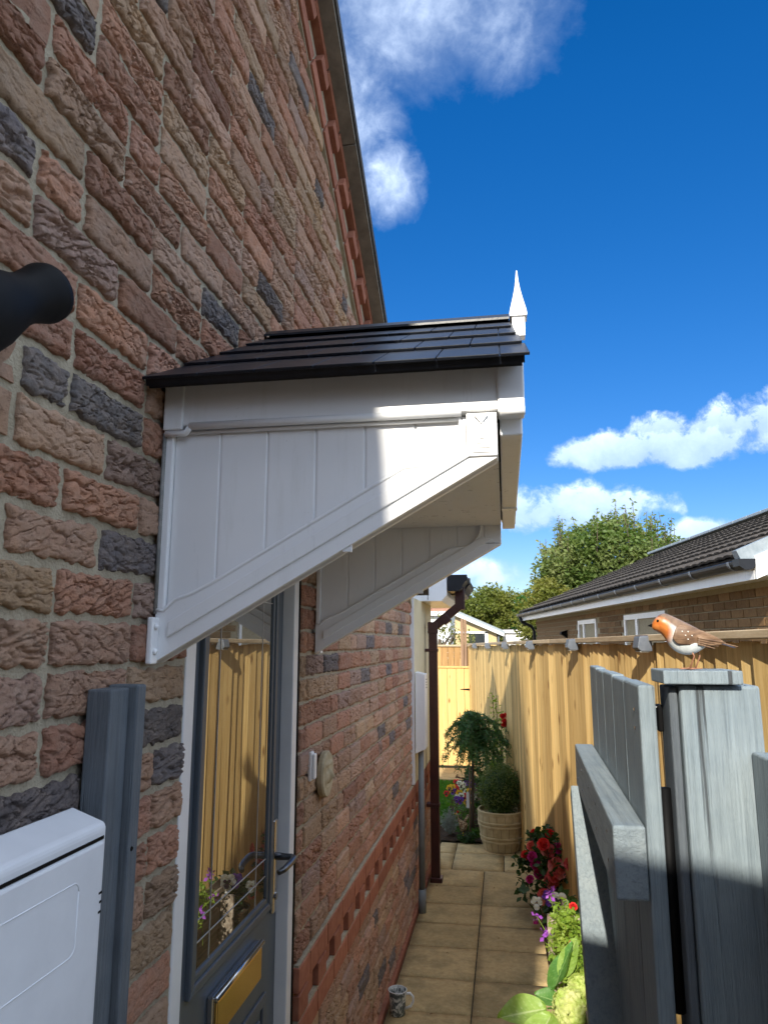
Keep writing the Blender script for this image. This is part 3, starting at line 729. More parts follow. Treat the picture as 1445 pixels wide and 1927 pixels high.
# roof: sloping decks and staggered tiles
slope = math.atan2(2.572 - 2.205, .66)
for sgn, ye, lab in ((1, 1.143, 'n'), (-1, 2.477, 'f')):
    dY = math.cos(slope) * sgn; dZ = math.sin(slope); n_ = Vector((0, -math.sin(slope) * sgn, math.cos(slope)))
    def P(x, s, h): return Vector((x, ye + dY * s, 2.205 + dZ * s)) + n_ * h
    deck = MB(); hw = .757
    deck.add([P(-.0, 0.012, -.016), P(.672, .012, -.016), P(.672, hw, -.016), P(-.0, hw, -.016), P(0, .012, .0), P(.672, .012, 0), P(.672, hw, 0), P(0, hw, 0)],
             [(0, 3, 2, 1), (4, 5, 6, 7), (0, 1, 5, 4), (1, 2, 6, 5), (2, 3, 7, 6), (3, 0, 4, 7)])
    dk = part('roof_deck', deck, M['black_tile'], can)
    rows = 4; g = hw / rows
    for k in range(rows):
        s0 = g * k - .004; s1 = g * (k + 1) + .012
        x = -.003 + (-.055 if k % 2 else 0); xmax = .684 - .006 * k
        while x < xmax - .01:
            xa = max(x, -.003); xb = min(x + .1045, xmax); x += .1065
            if xb - xa < .012: continue
            tl = MB(); h0, h1, t0 = .0085, .002, .0055
            tl.add([P(xa, s0, h0 - t0), P(xb, s0, h0 - t0), P(xb, s1, h1 - .002), P(xa, s1, h1 - .002), P(xa, s0, h0), P(xb, s0, h0), P(xb, s1, h1), P(xa, s1, h1)],
                   [(0, 3, 2, 1), (4, 5, 6, 7), (0, 1, 5, 4), (1, 2, 6, 5), (2, 3, 7, 6), (3, 0, 4, 7)])
            part('roof_tile', tl, M['black_tile'], can, bevel=.0022)
    ed = MB(); ed.add([P(-.0, .004, -.010), P(.676, .004, -.010), P(.676, .016, -.010), P(0, .016, -.010), P(0, .004, .003), P(.676, .004, .003), P(.676, .016, .003), P(0, .016, .003)],
                      [(0, 3, 2, 1), (4, 5, 6, 7), (0, 1, 5, 4), (1, 2, 6, 5), (2, 3, 7, 6), (3, 0, 4, 7)])
    part('drip_edge', ed, M['black_tile'], can)
rd = MB().prism([(1.775, 2.570), (1.81, 2.592), (1.845, 2.570), (1.845, 2.576), (1.81, 2.600), (1.775, 2.576)], lambda y, z: (-.002, y, z), lambda y, z: (.665, y, z)); part('ridge_cap', rd, M['black_tile'], can)
fx = .689
fin = MB()
def sq(r, z): return [(fx - r, 1.81 - r, z), (fx + r, 1.81 - r, z), (fx + r, 1.81 + r, z), (fx - r, 1.81 + r, z)]
prof = [(.0165, 2.53), (.0165, 2.582), (.0225, 2.584), (.0225, 2.592), (.0205, 2.604), (.0165, 2.622), (.0115, 2.645), (.0072, 2.668), (.0042, 2.69), (.0022, 2.712), (.0012, 2.722)]
vv = [p for (rr_, zz) in prof for p in sq(rr_, zz)]; ff = [(0, 3, 2, 1), tuple(4 * (len(prof) - 1) + i for i in range(4))]
for i in range(len(prof) - 1):
    for k in range(4): ff.append((4 * i + k, 4 * i + (k + 1) % 4, 4 * i + 4 + (k + 1) % 4, 4 * i + 4 + k))
fin.add(vv, ff); part('finial', fin, M['upvc'], can)

# ------------------------------------------------------------------ things on the house wall
# meter box, bottom left
mbx = empty('meter_box', (.0, .80, .95), 'pale plastic meter box with a chipped lid, fixed low on the brick wall', 'meter box')
b = MB(); b.prism([(-.0, 1.503), (.052, 1.485), (.056, 1.478), (.056, .93), (-.0, .93)], lambda x, z: (x, .48, z), lambda x, z: (x, 1.014, z)); part('box_body', b, M['meter_box'], mbx, bevel=.004)
lidp = MB().box(.052, .0605, .50, 1.004, .95, 1.462); lo_ = part('lid', lidp, M['meter_box'], mbx, bevel=.004)
part('lid_gap', MB().box(.0555, .0575, .495, 1.006, 1.463, 1.4675), M['black'], mbx)
def rr_outline(y0, y1, z0, z1, rr_, x):
    pts = []
    for (cy, cz, a0) in ((y1 - rr_, z1 - rr_, 0), (y0 + rr_, z1 - rr_, 90), (y0 + rr_, z0 + rr_, 180), (y1 - rr_, z0 + rr_, 270)):
        for a in (0, 30, 60, 90): pts.append((x, cy + rr_ * math.cos(R(a0 + a)), cz + rr_ * math.sin(R(a0 + a))))
    pts.append(pts[0]); return pts
part('lid_embossing', MB().tube(rr_outline(.56, .945, 1.335, 1.425, .012, .0604), .0010, 6), M['meter_box'], lo_, smooth=True)
for zz, ll in ((1.392, .0035), (1.380, .0012), (1.367, .0025)):
    part('latch_notch', MB().box(.0600, .0612, .9995 - ll, 1.0035, zz, zz + .003), M['black'], lo_)

# grey timber post against the wall
wp = empty('wall_post', (.025, 1.06, 0), 'dark blue-grey painted timber gate post fixed against the brick wall', 'post')
part('post', MB().box(.0, .040, 1.030, 1.085, -.01, 1.668), M['post_grey'], wp, bevel=.003)
part('stop_strip', MB().box(.0, .052, 1.0875, 1.118, -.01, 1.672), M['post_grey'], wp, bevel=.004)
part('screw_head', MB().lathe([(.004, 0), (.003, .001)], 10, (.052, 1.098, 1.425), (1, 0, 0)), M['black'], wp)

# black bullet lamp, top left
bl = empty('wall_spotlight', (.0, .70, 2.10), 'black wall-mounted spotlight with flared rim high on the brick wall', 'spotlight')
ax = Vector((.03, .82, .56)).normalized(); c0 = Vector((.080, .585, 2.058))
part('lamp_head', MB().lathe([(.004, -.045), (.028, -.040), (.044, -.02), (.050, .01), (.051, .04), (.046, .07), (.037, .10), (.031, .122), (.030, .142), (.033, .162), (.0365, .178), (.0355, .187), (.028, .190), (.024, .182)], 32, c0, ax), M['black'], bl, smooth=True)
part('wall_bracket', MB().tube([(.0, .57, 2.04), (.04, .57, 2.045), (.07, .58, 2.055)], [.024, .02, .02], 14), M['black'], bl, smooth=True)
part('wall_plate', MB().lathe([(.036, 0), (.034, .012)], 20, (.001, .57, 2.04), (1, 0, 0)), M['black'], bl)

# door bell and carved plaque
db = empty('door_bell', (0, 2.325, 1.30), 'small white plastic door bell push beside the front door', 'door bell')
part('bell_base', MB().box(.0, .012, 2.306, 2.342, 1.303, 1.392), M['upvc'], db, bevel=.004)
part('bell_cover', MB().box(.012, .022, 2.310, 2.338, 1.308, 1.387), M['white_paint'], db, bevel=.006)
pl = empty('stone_plaque', (0, 2.50, 1.22), 'round carved stone plaque with a smiling face on the wall', 'plaque')
pc = Vector((.0, 2.478, 1.298)); disc = MB()
disc.lathe([(.068, 0), (.074, .006), (.075, .020), (.071, .026)], 36, pc, (1, 0, 0)); part('disc', disc, M['stone'], pl, smooth=False)
def face(u, v):
    a = u * 2 * math.pi; rr_ = v * .071; y = rr_ * math.cos(a); z = rr_ * math.sin(a)
    h = .034 - .008 * (v ** 2)
    if v > .8: h = .028 - .002 * (v - .8) * 5
    h -= .009 * math.exp(-(((abs(y) - .022) / .011) ** 2 + ((z - .016) / .007) ** 2))
    h += .016 * math.exp(-((y / .009) ** 2 + ((z + .004) / .018) ** 2))
    h += .006 * math.exp(-(((abs(y) - .030) / .014) ** 2 + ((z + .012) / .014) ** 2))
    mz = z + .034 - 9 * y * y
    h -= .007 * math.exp(-((mz / .004) ** 2)) * (1 if abs(y) < .03 else 0)
    h += .004 * math.exp(-(((z - .034) / .006) ** 2)) * (1 if abs(y) < .045 else 0)
    return (pc.x + h - .004, pc.y + y, pc.z + z)
part('carved_face', MB().grid(face, 48, 22), M['stone'], pl, smooth=True)

# cable box and conduit
cb = empty('cable_box', (.06, 5.0, .97), 'tall white plastic cable box with vent slots on the cream panel', 'cable box')
b = MB(); b.prism([(.0165, 1.535), (.085, 1.520), (.085, 1.03), (.0165, 1.00)], lambda x, z: (x, 4.955, z), lambda x, z: (x, 5.10, z)); part('box_body', b, M['upvc'], cb, bevel=.004)
for k in range(4): part('vent_slot', MB().box(.080, .0857, 5.02, 5.07, 1.425 + .018 * k, 1.431 + .018 * k), M['black'], cb)
cd = empty('cable_conduit', (.035, 5.02, 0), 'grey plastic cable conduit running down below the white cable box', 'conduit')
part('pipe', MB().tube([(.045, 5.03, 1.02), (.045, 5.03, .12)], .021, 14), M['conduit'], cd, smooth=True)
part('foot_sleeve', MB().tube([(.045, 5.03, .14), (.045, 5.03, -.01)], .026, 14), M['conduit'], cd, smooth=True)

# brown rainwater pipe
dp = empty('rainwater_downpipe', (.075, 5.66, 0), 'dark brown square rainwater downpipe with swan neck from black gutter', 'downpipe')
part('pipe', MB().box(.042, .107, 5.63, 5.695, .0, 1.86), M['brown'], dp, bevel=.004)
part('swan_neck', MB().bar((.075, 5.6625, 1.845), (.285, 5.66, 2.015), .065, .065, up=(0, 1, 0)), M['brown'], dp, bevel=.006)
part('upper_socket', MB().box(.252, .327, 5.625, 5.70, 1.985, 2.16), M['brown'], dp, bevel=.006)
part('lower_socket', MB().box(.037, .112, 5.624, 5.70, 1.80, 1.89), M['brown'], dp, bevel=.005)
part('neck_socket', MB().bar((.15, 5.661, 1.893), (.20, 5.661, 1.933), .072, .075, up=(0, 1, 0)), M['brown'], dp, bevel=.005)
for zz in (1.66, .52): part('clip', MB().box(.012, .112, 5.624, 5.70, zz, zz + .025), M['brown'], dp, bevel=.003)
part('shoe', MB().box(.036, .125, 5.615, 5.71, -.002, .03), M['brown'], dp, bevel=.004)
# ogee gutter in the house group of parts
og = [(.215, 2.235), (.215, 2.12), (.29, 2.12), (.312, 2.135), (.318, 2.16), (.335, 2.185), (.352, 2.20), (.355, 2.235), (.348, 2.235), (.345, 2.205), (.328, 2.19), (.311, 2.165), (.305, 2.14), (.288, 2.128), (.222, 2.128), (.222, 2.235)]
gt = part('gutter', MB().prism(og, lambda x, z: (x, 5.46, z), lambda x, z: (x, 6.7, z)), M['gutter'], dp)
solid = [(.212, 2.24), (.212, 2.115), (.292, 2.115), (.316, 2.132), (.323, 2.158), (.338, 2.18), (.358, 2.198), (.36, 2.24)]
part('stop_end', MB().prism(solid, lambda x, z: (x, 5.44, z), lambda x, z: (x, 5.462, z)), M['gutter'], gt, bevel=.002)
part('union_clip', MB().prism([(x + (.006 if x > .25 else -.002), z - (.006 if z < 2.2 else -.004)) for x, z in solid], lambda x, z: (x, 5.80, z), lambda x, z: (x, 5.85, z)), M['gutter'], gt, bevel=.002)

# mug
mg = empty('mug', (.075, 3.72, 0), 'patterned grey and white mug standing on the path by the wall', 'mug')
def mug_mat():
    m, nt, b, N, L = nodes('mug_pattern'); b.inputs['Roughness'].default_value = .2
    n = pos_noise(nt, 42, 4, (1, 1, .8), .6, 1.2)
    L(ramp(nt, n, [(.44, (.09, .11, .11)), (.5, (.28, .31, .30)), (.56, (.62, .63, .60))]), b.inputs['Base Color']); return m
part('cup', MB().lathe([(.034, 0), (.037, .004), (.038, .05), (.041, .085), (.044, .104), (.0425, .106), (.039, .086), (.035, .05), (.034, .012), (.001, .010)], 36, (.075, 3.72, 0)), mug_mat(), mg, smooth=True)
part('rim', MB().lathe([(.0442, .1035), (.0447, .1055), (.043, .1072), (.0412, .1055)], 36, (.075, 3.72, 0), cap=False), M['white_paint'], mg, smooth=True)
part('handle', MB().tube([(.112, 3.72, .09), (.135, 3.72, .094), (.149, 3.72, .08), (.150, 3.72, .06), (.138, 3.72, .038), (.112, 3.72, .026)], .0058, 10), M['white_paint'], mg, smooth=True)

# ------------------------------------------------------------------ close-boarded fence
FD = Vector((-.15, 1, 0)).normalized(); FN = Vector((-FD.y, FD.x, 0))           # FN looks to the path
def FP(y): return Vector((.13 + .15 * (10.5 - y), y, 0))
def ftop(y): return 1.765 - .0075 * (y - 2.2)
fe = empty('timber_fence', FP(5.5), 'golden timber close-boarded fence along the right side of the path', 'fence')
fvar = []
for k in range(6):
    mb = MB(); rr = random.Random(60 + k); w = .098; H = 1.74; n = 14
    rings = []
    for j in range(n + 1):
        z = H * j / n; wob = float(fbm(j * .35, k * 3.1, 70 + k)) * .006; wo2 = float(fbm(j * .45, k * 5.1, 90 + k)) * .006; cup = float(fbm(j * .3, k * 1.7, 95)) * .004
        rings.append([(-w / 2 + wob, .0, z), (w / 2 + wo2, .0, z), (w / 2 + wo2, .0185 + cup, z), (0, .011 + cup, z), (-w / 2 + wob, .004, z)])
    vs = [p for rg_ in rings for p in rg_]; fs = [(4, 3, 2, 1, 0), tuple(n * 5 + i for i in range(5))]
    for j in range(n):
        for i in range(5): fs.append((j * 5 + i, j * 5 + (i + 1) % 5, j * 5 + 5 + (i + 1) % 5, j * 5 + 5 + i))
    mb.add(vs, fs); fvar.append(mb.mesh('board', M['fence']))
y = 10.42; rr = random.Random(5); fang = math.atan2(FD.y, FD.x)
while y > 1.35:
    p = FP(y); h = ftop(y) - .02
    o = inst('board', fvar[rr.randrange(6)], (p.x + FN.x * .001, p.y, .0), fe, rot=(R(rr.uniform(-.25, .25)), R(rr.uniform(-.3, .3)), fang + R(rr.uniform(-1.4, .8))), scale=(1, 1, h / 1.74 * rr.uniform(.992, 1.0)))
    y -= .0845 / math.hypot(1, .15) * rr.uniform(.97, 1.03)
yy = 10.45
while yy > 1.4:                                                     # cap rail lengths
    ya = max(yy - 1.83, 1.35); a, b = FP(yy - .003), FP(ya + .003)
    a = a + Vector((0, 0, ftop(yy) - .004)) + FN * .012; b = b + Vector((0, 0, ftop(ya) - .004)) + FN * .012
    part('cap_rail', MB().bar(a, b, .068, .026), M['fence_y'], fe, bevel=.003)
    q = FP(yy); part('fence_post', MB().obox(q - FN * .05 + Vector((0, 0, .85)), FD * .045, FN * .045, Vector((0, 0, .86))), M['fence'], fe)
    yy -= 1.83
for z in (.3, .95, 1.6):
    a, b = FP(10.4) - FN * .03, FP(1.4) - FN * .03; part('back_rail', MB().bar(a + Vector((0, 0, z)), b + Vector((0, 0, z)), .05, .08), M['fence_y'], fe)

lamp = None
names = ['solar fence lamp half hidden behind the robin ornament', 'solar fence lamp second from the robin ornament', 'solar fence lamp third from the robin ornament',
         'solar fence lamp fourth from the robin ornament', 'solar fence lamp fifth from the robin ornament', 'farthest solar fence lamp next to the tall brown post']
for k, yv in enumerate((3.10, 4.28, 5.56, 6.80, 8.05, 9.35)):
    p = FP(yv) + FN * .052; z = ftop(yv) - .022
    if lamp is None:
        lamp = empty('solar_lamp', p + Vector((0, 0, z)), names[0], 'lamp', 'solar lamps along the fence cap')
        bd = MB(); s_ = [(-.0, -.036), (.045, -.036), (.060, -.022), (.050, .024), (.0, .026)]
        bd.prism(s_, lambda a, zz: p + FN * (a - .02) - FD * .034 + Vector((0, 0, z + zz)), lambda a, zz: p + FN * (a - .02) + FD * .034 + Vector((0, 0, z + zz)))
        part('lamp_body', bd, M['lamp_grey'], lamp, bevel=.004)
        part('solar_panel', MB().obox(p + FN * .008 + Vector((0, 0, z + .0272)), FD * .028, FN * .020, Vector((0, 0, .0012))), M['solar'], lamp)
        part('lens', MB().obox(p + FN * .010 + Vector((0, 0, z - .0365)), FD * .028, FN * .018, Vector((0, 0, .002))), M['lens'], lamp)
    else:
        copy_tree(lamp, p + Vector((0, 0, z)), names[k], 'solar lamps along the fence cap')

# gate at the end of the garden and the darker fence behind it
bg = empty('garden_gate', (-.2, 10.5, 0), 'new pale pine garden gate with black hinge at the far end', 'gate')
gx = [-.80, -.685, -.565, -.445, -.327, -.205, -.075, .038, .155]
for a, b in zip(gx[:-1], gx[1:]): part('board', MB().box(a + .002, b - .002, 10.49, 10.512, .03, 1.365), M['gate_new'], bg, bevel=.003)
part('top_rail', MB().box(-.80, .155, 10.475, 10.52, 1.366, 1.392), M['gate_new'], bg, bevel=.003)
part('hinge_strap', MB().prism([(-.02, 1.066), (.15, 1.052), (.15, 1.086), (-.02, 1.074)], lambda x, z: (x, 10.485, z), lambda x, z: (x, 10.491, z)), M['black'], bg)
part('hinge_plate', MB().box(.152, .178, 10.470, 10.489, 1.01, 1.13), M['black'], bg, bevel=.002)
part('ledge', MB().box(-.80, .15, 10.513, 10.55, 1.0, 1.1), M['gate_new'], bg)
rfn = empty('rear_fence', (-.6, 11.4, 0), 'brown timber fence panel standing beyond the pale garden gate', 'fence')
x = -2.2
M['fence_dark'] = wood('rear_fence_board', [(.34, .19, .075), (.43, .255, .105), (.52, .32, .14)])
while x < .42:
    part('board', MB().box(x, x + .092, 11.4, 11.418, .02, 1.66), M['fence_dark'], rfn, bevel=.002); x += .097
part('cap_rail', MB().box(-2.2, .42, 11.375, 11.435, 1.662, 1.69), M['fence_y'], rfn, bevel=.003)
tp = empty('tall_post', (-.005, 11.3, 0), 'tall weathered brown post rising above the rear fence', 'post')
part('post_half', MB().box(-.048, -.006, 11.27, 11.33, 0, 2.085), M['old_post'], tp, bevel=.003)
part('post_half', MB().box(.0, .042, 11.28, 11.33, 0, 2.08), M['old_post'], tp, bevel=.003)

# ------------------------------------------------------------------ open gate, gate post and robin
gt_ = empty('open_gate', (.84, 1.66, 0), 'pale grey painted picket gate standing open beside the gate post', 'gate')
def GX(y): return .785 + (y - 1.215) * .030
ra = MB(); ra.add([(GX(1.215), 1.215, 1.352), (GX(1.215) + .049, 1.215, 1.352), (GX(2.13) + .049, 2.13, 1.352), (GX(2.13), 2.13, 1.352),
                   (GX(1.215), 1.215, 1.460), (GX(1.215) + .049, 1.215, 1.460), (GX(2.13) + .049, 2.13, 1.460), (GX(2.13), 2.13, 1.460)],
                  [(0, 3, 2, 1), (4, 5, 6, 7), (0, 1, 5, 4), (1, 2, 6, 5), (2, 3, 7, 6), (3, 0, 4, 7)])
part('rail', ra, M['gate_rail'], gt_, bevel=.004)
ra2 = MB(); ra2.add([(GX(1.215), 1.215, .25), (GX(1.215) + .049, 1.215, .25), (GX(2.13) + .049, 2.13, .25), (GX(2.13), 2.13, .25),
                     (GX(1.215), 1.215, .35), (GX(1.215) + .049, 1.215, .35), (GX(2.13) + .049, 2.13, .35), (GX(2.13), 2.13, .35)],
                    [(0, 3, 2, 1), (4, 5, 6, 7), (0, 1, 5, 4), (1, 2, 6, 5), (2, 3, 7, 6), (3, 0, 4, 7)])
part('rail', ra2, M['gate_rail'], gt_, bevel=.004)
yb = [1.215, 1.40, 1.585, 1.77, 1.95, 2.13]
tops = [1.672, 1.670, 1.673, 1.671, 1.674]
for k in range(5):
    a, b = yb[k] + .0025, yb[k + 1] - .0025; z1 = tops[k]
    bd = MB(); o1 = .0505
    bd.add([(GX(a) + o1, a, .06), (GX(a) + o1 + .026, a, .06), (GX(b) + o1 + .026, b, .06), (GX(b) + o1, b, .06),
            (GX(a) + o1, a, z1), (GX(a) + o1 + .026, a, z1), (GX(b) + o1 + .026, b, z1), (GX(b) + o1, b, z1)],
           [(0, 3, 2, 1), (4, 5, 6, 7), (0, 1, 5, 4), (1, 2, 6, 5), (2, 3, 7, 6), (3, 0, 4, 7)])
    part('board', bd, M['gate_grey'], gt_, bevel=.004)
part('brace', MB().bar((GX(1.25) + .026, 1.25, .36), (GX(2.09) + .026, 2.09, 1.345), .046, .09, up=(1, 0, 0)), M['gate_rail'], gt_, bevel=.003)
part('nail', MB().lathe([(.0035, 0), (.0025, .0012)], 8, (GX(1.27) + .0503, 1.27, 1.63), (-1, 0, 0)), M['steel'], gt_)
part('nail', MB().lathe([(.0035, 0), (.0025, .0012)], 8, (GX(1.27) + .0503, 1.272, 1.60), (-1, 0, 0)), M['steel'], gt_)

for k in range(5):
    ym = (yb[k] + yb[k + 1]) / 2
    for zz in (1.385, 1.43): part('screw_head', MB().lathe([(.0032, 0), (.0024, .0008)], 8, (GX(ym) - .0002, ym + .02 * (k % 2), zz), (-1, 0, 0)), M['steel'], gt_)
gp = empty('gate_post', (.95, 1.22, 0), 'light grey painted gate post with flat wooden cap under the robin', 'post')
part('post', MB().box(.892, 1.008, 1.188, 1.285, 0, 1.674), M['gate_grey'], gp, bevel=.005)
part('side_strip', MB().box(.877, .890, 1.196, 1.265, 0, 1.671), M['post_grey'], gp, bevel=.003)
part('cap', MB().box(.866, .980, 1.170, 1.268, 1.676, 1.6965), M['gate_grey'], gp, bevel=.002)
part('hinge', MB().tube([(.868, 1.23, 1.20), (.868, 1.23, 1.515)], .010, 12), M['black'], gp, smooth=True)
part('hinge', MB().tube([(.868, 1.23, .35), (.868, 1.23, .62)], .010, 12), M['black'], gp, smooth=True)
part('latch', MB().tube([(.862, 1.25, 1.635), (.885, 1.25, 1.635)], .0025, 8), M['steel'], gp)
part('latch_tail', MB().box(.868, .876, 1.24, 1.262, 1.598, 1.640), M['black'], gp, bevel=.002)
part('knot_hole', MB().lathe([(.006, 0), (.004, .0006)], 12, (.928, 1.1872, 1.155), (0, -1, 0)), M['black'], gp)
fb_ = empty('grey_fence_board', (1.03, 1.0, 0), 'grey board standing edge-on against the gate post at the right edge', 'board')
part('board', MB().box(.9865, 1.012, .93, 1.1865, 0, 1.578), M['gate_grey'], fb_, bevel=.003)
def robin():
    rb = empty('robin_ornament', (.925, 1.20, 1.6965), 'painted metal robin ornament with orange breast standing on the gate post', 'ornament')
    m, nt, b, N, L = nodes('robin_paint'); b.inputs['Roughness'].default_value = .38
    tc = N('ShaderNodeTexCoord'); sp = N('ShaderNodeSeparateXYZ'); L(tc.outputs['Object'], sp.inputs[0])
    nz = pos_noise(nt, 120, 5); nzl = pos_noise(nt, 45, 3)
    def mth(op, a, b_, clamp=False):
        n = N('ShaderNodeMath'); n.operation = op; n.use_clamp = clamp
        for i, v in enumerate((a, b_)):
            if isinstance(v, (int, float)): n.inputs[i].default_value = v
            else: L(v, n.inputs[i])
        return n.outputs[0]
    nzc = mth('MULTIPLY', mth('SUBTRACT', nzl, .5), .010)
    back = mth('ADD', mth('ADD', sp.outputs[2], mth('MULTIPLY', sp.outputs[0], .62)), nzc)     # back / belly split
    white = ramp(nt, nz, [(.4, (.62, .66, .66)), (.6, (.74, .77, .77))]); brown = ramp(nt, nz, [(.35, (.14, .085, .052)), (.65, (.25, .16, .10))])
    orange = ramp(nt, nz, [(.35, (.50, .13, .022)), (.65, (.64, .22, .05))])
    fac = ramp(nt, mth('MULTIPLY', back, 40, False), [(.0, 0.0), (.25, 1.0)])
    col = mixc(nt, fac, white, brown)
    # orange bib: near the front of the chest and face
    dx = mth('ADD', mth('ADD', sp.outputs[0], .044), mth('MULTIPLY', sp.outputs[2], .10)); dz = mth('SUBTRACT', sp.outputs[2], .006)
    q = mth('ADD', mth('POWER', mth('ABSOLUTE', mth('MULTIPLY', dx, 36), 0), 2.0), mth('POWER', mth('ABSOLUTE', mth('MULTIPLY', dz, 31), 0), 2.0))
    q = mth('ADD', q, mth('MULTIPLY', nzc, 30))
    col = mixc(nt, ramp(nt, q, [(.35, 1.0), (.95, 0.0)]), col, orange)
    L(col, b.inputs['Base Color']); bumpn(nt, b, nz, .15, .001)
    # body: rings along the spine, head to rump. local x forward is -x
    O = Vector((.925, 1.205, 1.757))
    spine = [(-.0610, .0205, .001, .001), (-.0600, .0210, .0060, .0055), (-.0565, .0225, .0105, .0105), (-.0500, .0245, .0148, .0155), (-.0430, .0240, .0172, .0180), (-.0360, .0200, .0180, .0198),
             (-.0270, .0090, .0200, .0255), (-.0150, -.0005, .0218, .0285), (.0000, -.0075, .0218, .0275), (.0140, -.0105, .0195, .0230), (.0260, -.0100, .0150, .0162), (.0360, -.0075, .0095, .0095), (.0430, -.0050, .0050, .0045), (.0455, -.0040, .0008, .0008)]
    mb = MB(); n = 22; vs = []; fs = []
    for (x, z, ry, rz) in spine:
        for k in range(n):
            a = 2 * math.pi * k / n; vs.append(O + Vector((x + math.sin(a) * rz * .28, math.cos(a) * ry, z + math.sin(a) * rz)))
    for i in range(len(spine) - 1):
        for k in range(n): fs.append((i * n + k, i * n + (k + 1) % n, (i + 1) * n + (k + 1) % n, (i + 1) * n + k))
    fs.append(tuple(range(n - 1, -1, -1))); fs.append(tuple((len(spine) - 1) * n + k for k in range(n)))
    mb.add(vs, fs)
    lo = np.array([tuple(v) for v in vs]).min(0); hi = np.array([tuple(v) for v in vs]).max(0)
    bo = part('body', mb, m, rb, smooth=True)
    sub = bo.modifiers.new('s', 'SUBSURF'); sub.levels = 1; sub.render_levels = 2
    part('beak', MB().lathe([(.0035, 0), (.0028, .003), (.0005, .0085)], 10, O + Vector((-.0595, 0, .0195)), (-1, 0, -.12)), M['black'], rb, smooth=True)
    M['eye'] = simple('eye_gloss', (.01, .008, .006), rough=.08)
    for s in (-1, 1):
        e = O + Vector((-.0525, s * .0128, .0275)); part('eye', MB().lathe([(.0004, -.002), (.0020, -.001), (.0024, 0), (.0020, .001), (.0004, .002)], 12, e, (-.45, s, .1)), M['eye'], rb, smooth=True)
    # wings: layered feather plates over the flank
    wm, nt2, b2, N2, L2 = nodes('robin_wing'); b2.inputs['Roughness'].default_value = .45
    L2(ramp(nt2, pos_noise(nt2, 110, 4, (.35, 1, 1.4)), [(.35, (.13, .075, .045)), (.55, (.24, .145, .085)), (.7, (.36, .24, .155))]), b2.inputs['Base Color'])
    M['feather_blue'] = simple('feather_blue', (.05, .055, .085), (.09, .10, .15), 70, .4)
    M['dot'] = simple('wing_dot', (.78, .74, .68), rough=.4)
    for s in (-1, 1):
        def wing(u, v, s=s):
            x = -.028 + .086 * u; zc = .0045 - .012 * u - .006 * u * u; half = .0195 * (1 - u) ** .6 * min(1, (u + .02) * 7) ** .5 + .0008
            z = zc + (v - .5) * 2 * half; yb_ = .0225 - .0165 * max(0, u - .25) ** 1.1 * 1.25
            y = yb_ * math.sqrt(max(.06, 1 - ((z - (.004 - .012 * u)) / .030) ** 2)) + .0012
            return O + Vector((x + .006 * (v - .5), s * y, z))
        w = part('wing', MB().grid(wing, 22, 10), wm, rb, smooth=True); so = w.modifiers.new('t', 'SOLIDIFY'); so.thickness = .0016; so.offset = 0
        for k in range(4):                                           # flight feathers
            z0 = -.0035 - .0035 * k; fe_ = MB()
            def fth(u, v, k=k, s=s, z0=z0):
                x = .012 + (.050 - .006 * k) * u; return O + Vector((x, s * (.0225 - .0135 * u - .0006 * k), z0 - .0085 * u + (v - .5) * .0042 * (1 - u * .7)))
            f_ = part('feather', fe_.grid(fth, 8, 2), wm, w, smooth=True); so = f_.modifiers.new('t', 'SOLIDIFY'); so.thickness = .0012; so.offset = 0
        for (dx_, dz_) in ((-.014, .008), (-.004, .0075), (-.009, .001), (.002, .0005), (-.005, -.006)):
            y = .0242 * math.sqrt(max(.06, 1 - (dz_ / .030) ** 2)); part('wing_spot', MB().lathe([(.0014, -.0006), (.0010, .0008)], 8, O + Vector((dx_, s * (y + .0009), dz_)), (0, s, 0)), M['dot'], w)
    for (dy, c, dz) in ((-.004, wm, 0), (.0045, M['feather_blue'], -.002)):
        def tail(u, v, dy=dy, dz=dz): return O + Vector((.036 + .046 * u, dy * (1 + u * .8) + (v - .5) * .008, -.0060 - .0125 * u + dz * u))
        t_ = part('tail_feather', MB().grid(tail, 8, 2), c, rb, smooth=True); so = t_.modifiers.new('t', 'SOLIDIFY'); so.thickness = .0016
    M['leg'] = simple('robin_leg', (.30, .13, .07), (.36, .17, .10), 60, .5)
    for s, dx_ in ((-1, .002), (1, .016)):
        hip = O + Vector((dx_ - .002, s * .008, -.027)); kn = O + Vector((dx_ + .005, s * .009, -.036)); ft = Vector((hip.x - .002, hip.y, 1.6985))
        part('leg', MB().tube([hip + Vector((0, 0, .008)), kn, ft], [.0020, .0014, .0013], 8), M['leg'], rb, smooth=True)
        tm = MB()
        for a in (-28, 0, 28): tm.tube([ft, ft + Vector((-.0125 * math.cos(R(a)), .0125 * math.sin(R(a)), .0008)), ft + Vector((-.018 * math.cos(R(a)), .018 * math.sin(R(a)), -.0004))], [.0014, .0012, .0005], 6)
        tm.tube([ft, ft + Vector((.012, 0, 0))], [.0014, .0006], 6)
        part('foot', tm, M['leg'], rb, smooth=True)
robin()
for o_ in bpy.data.objects:
    if o_.name == 'robin_ornament': o_.scale = (.86, .86, .86); o_.location.x = .913

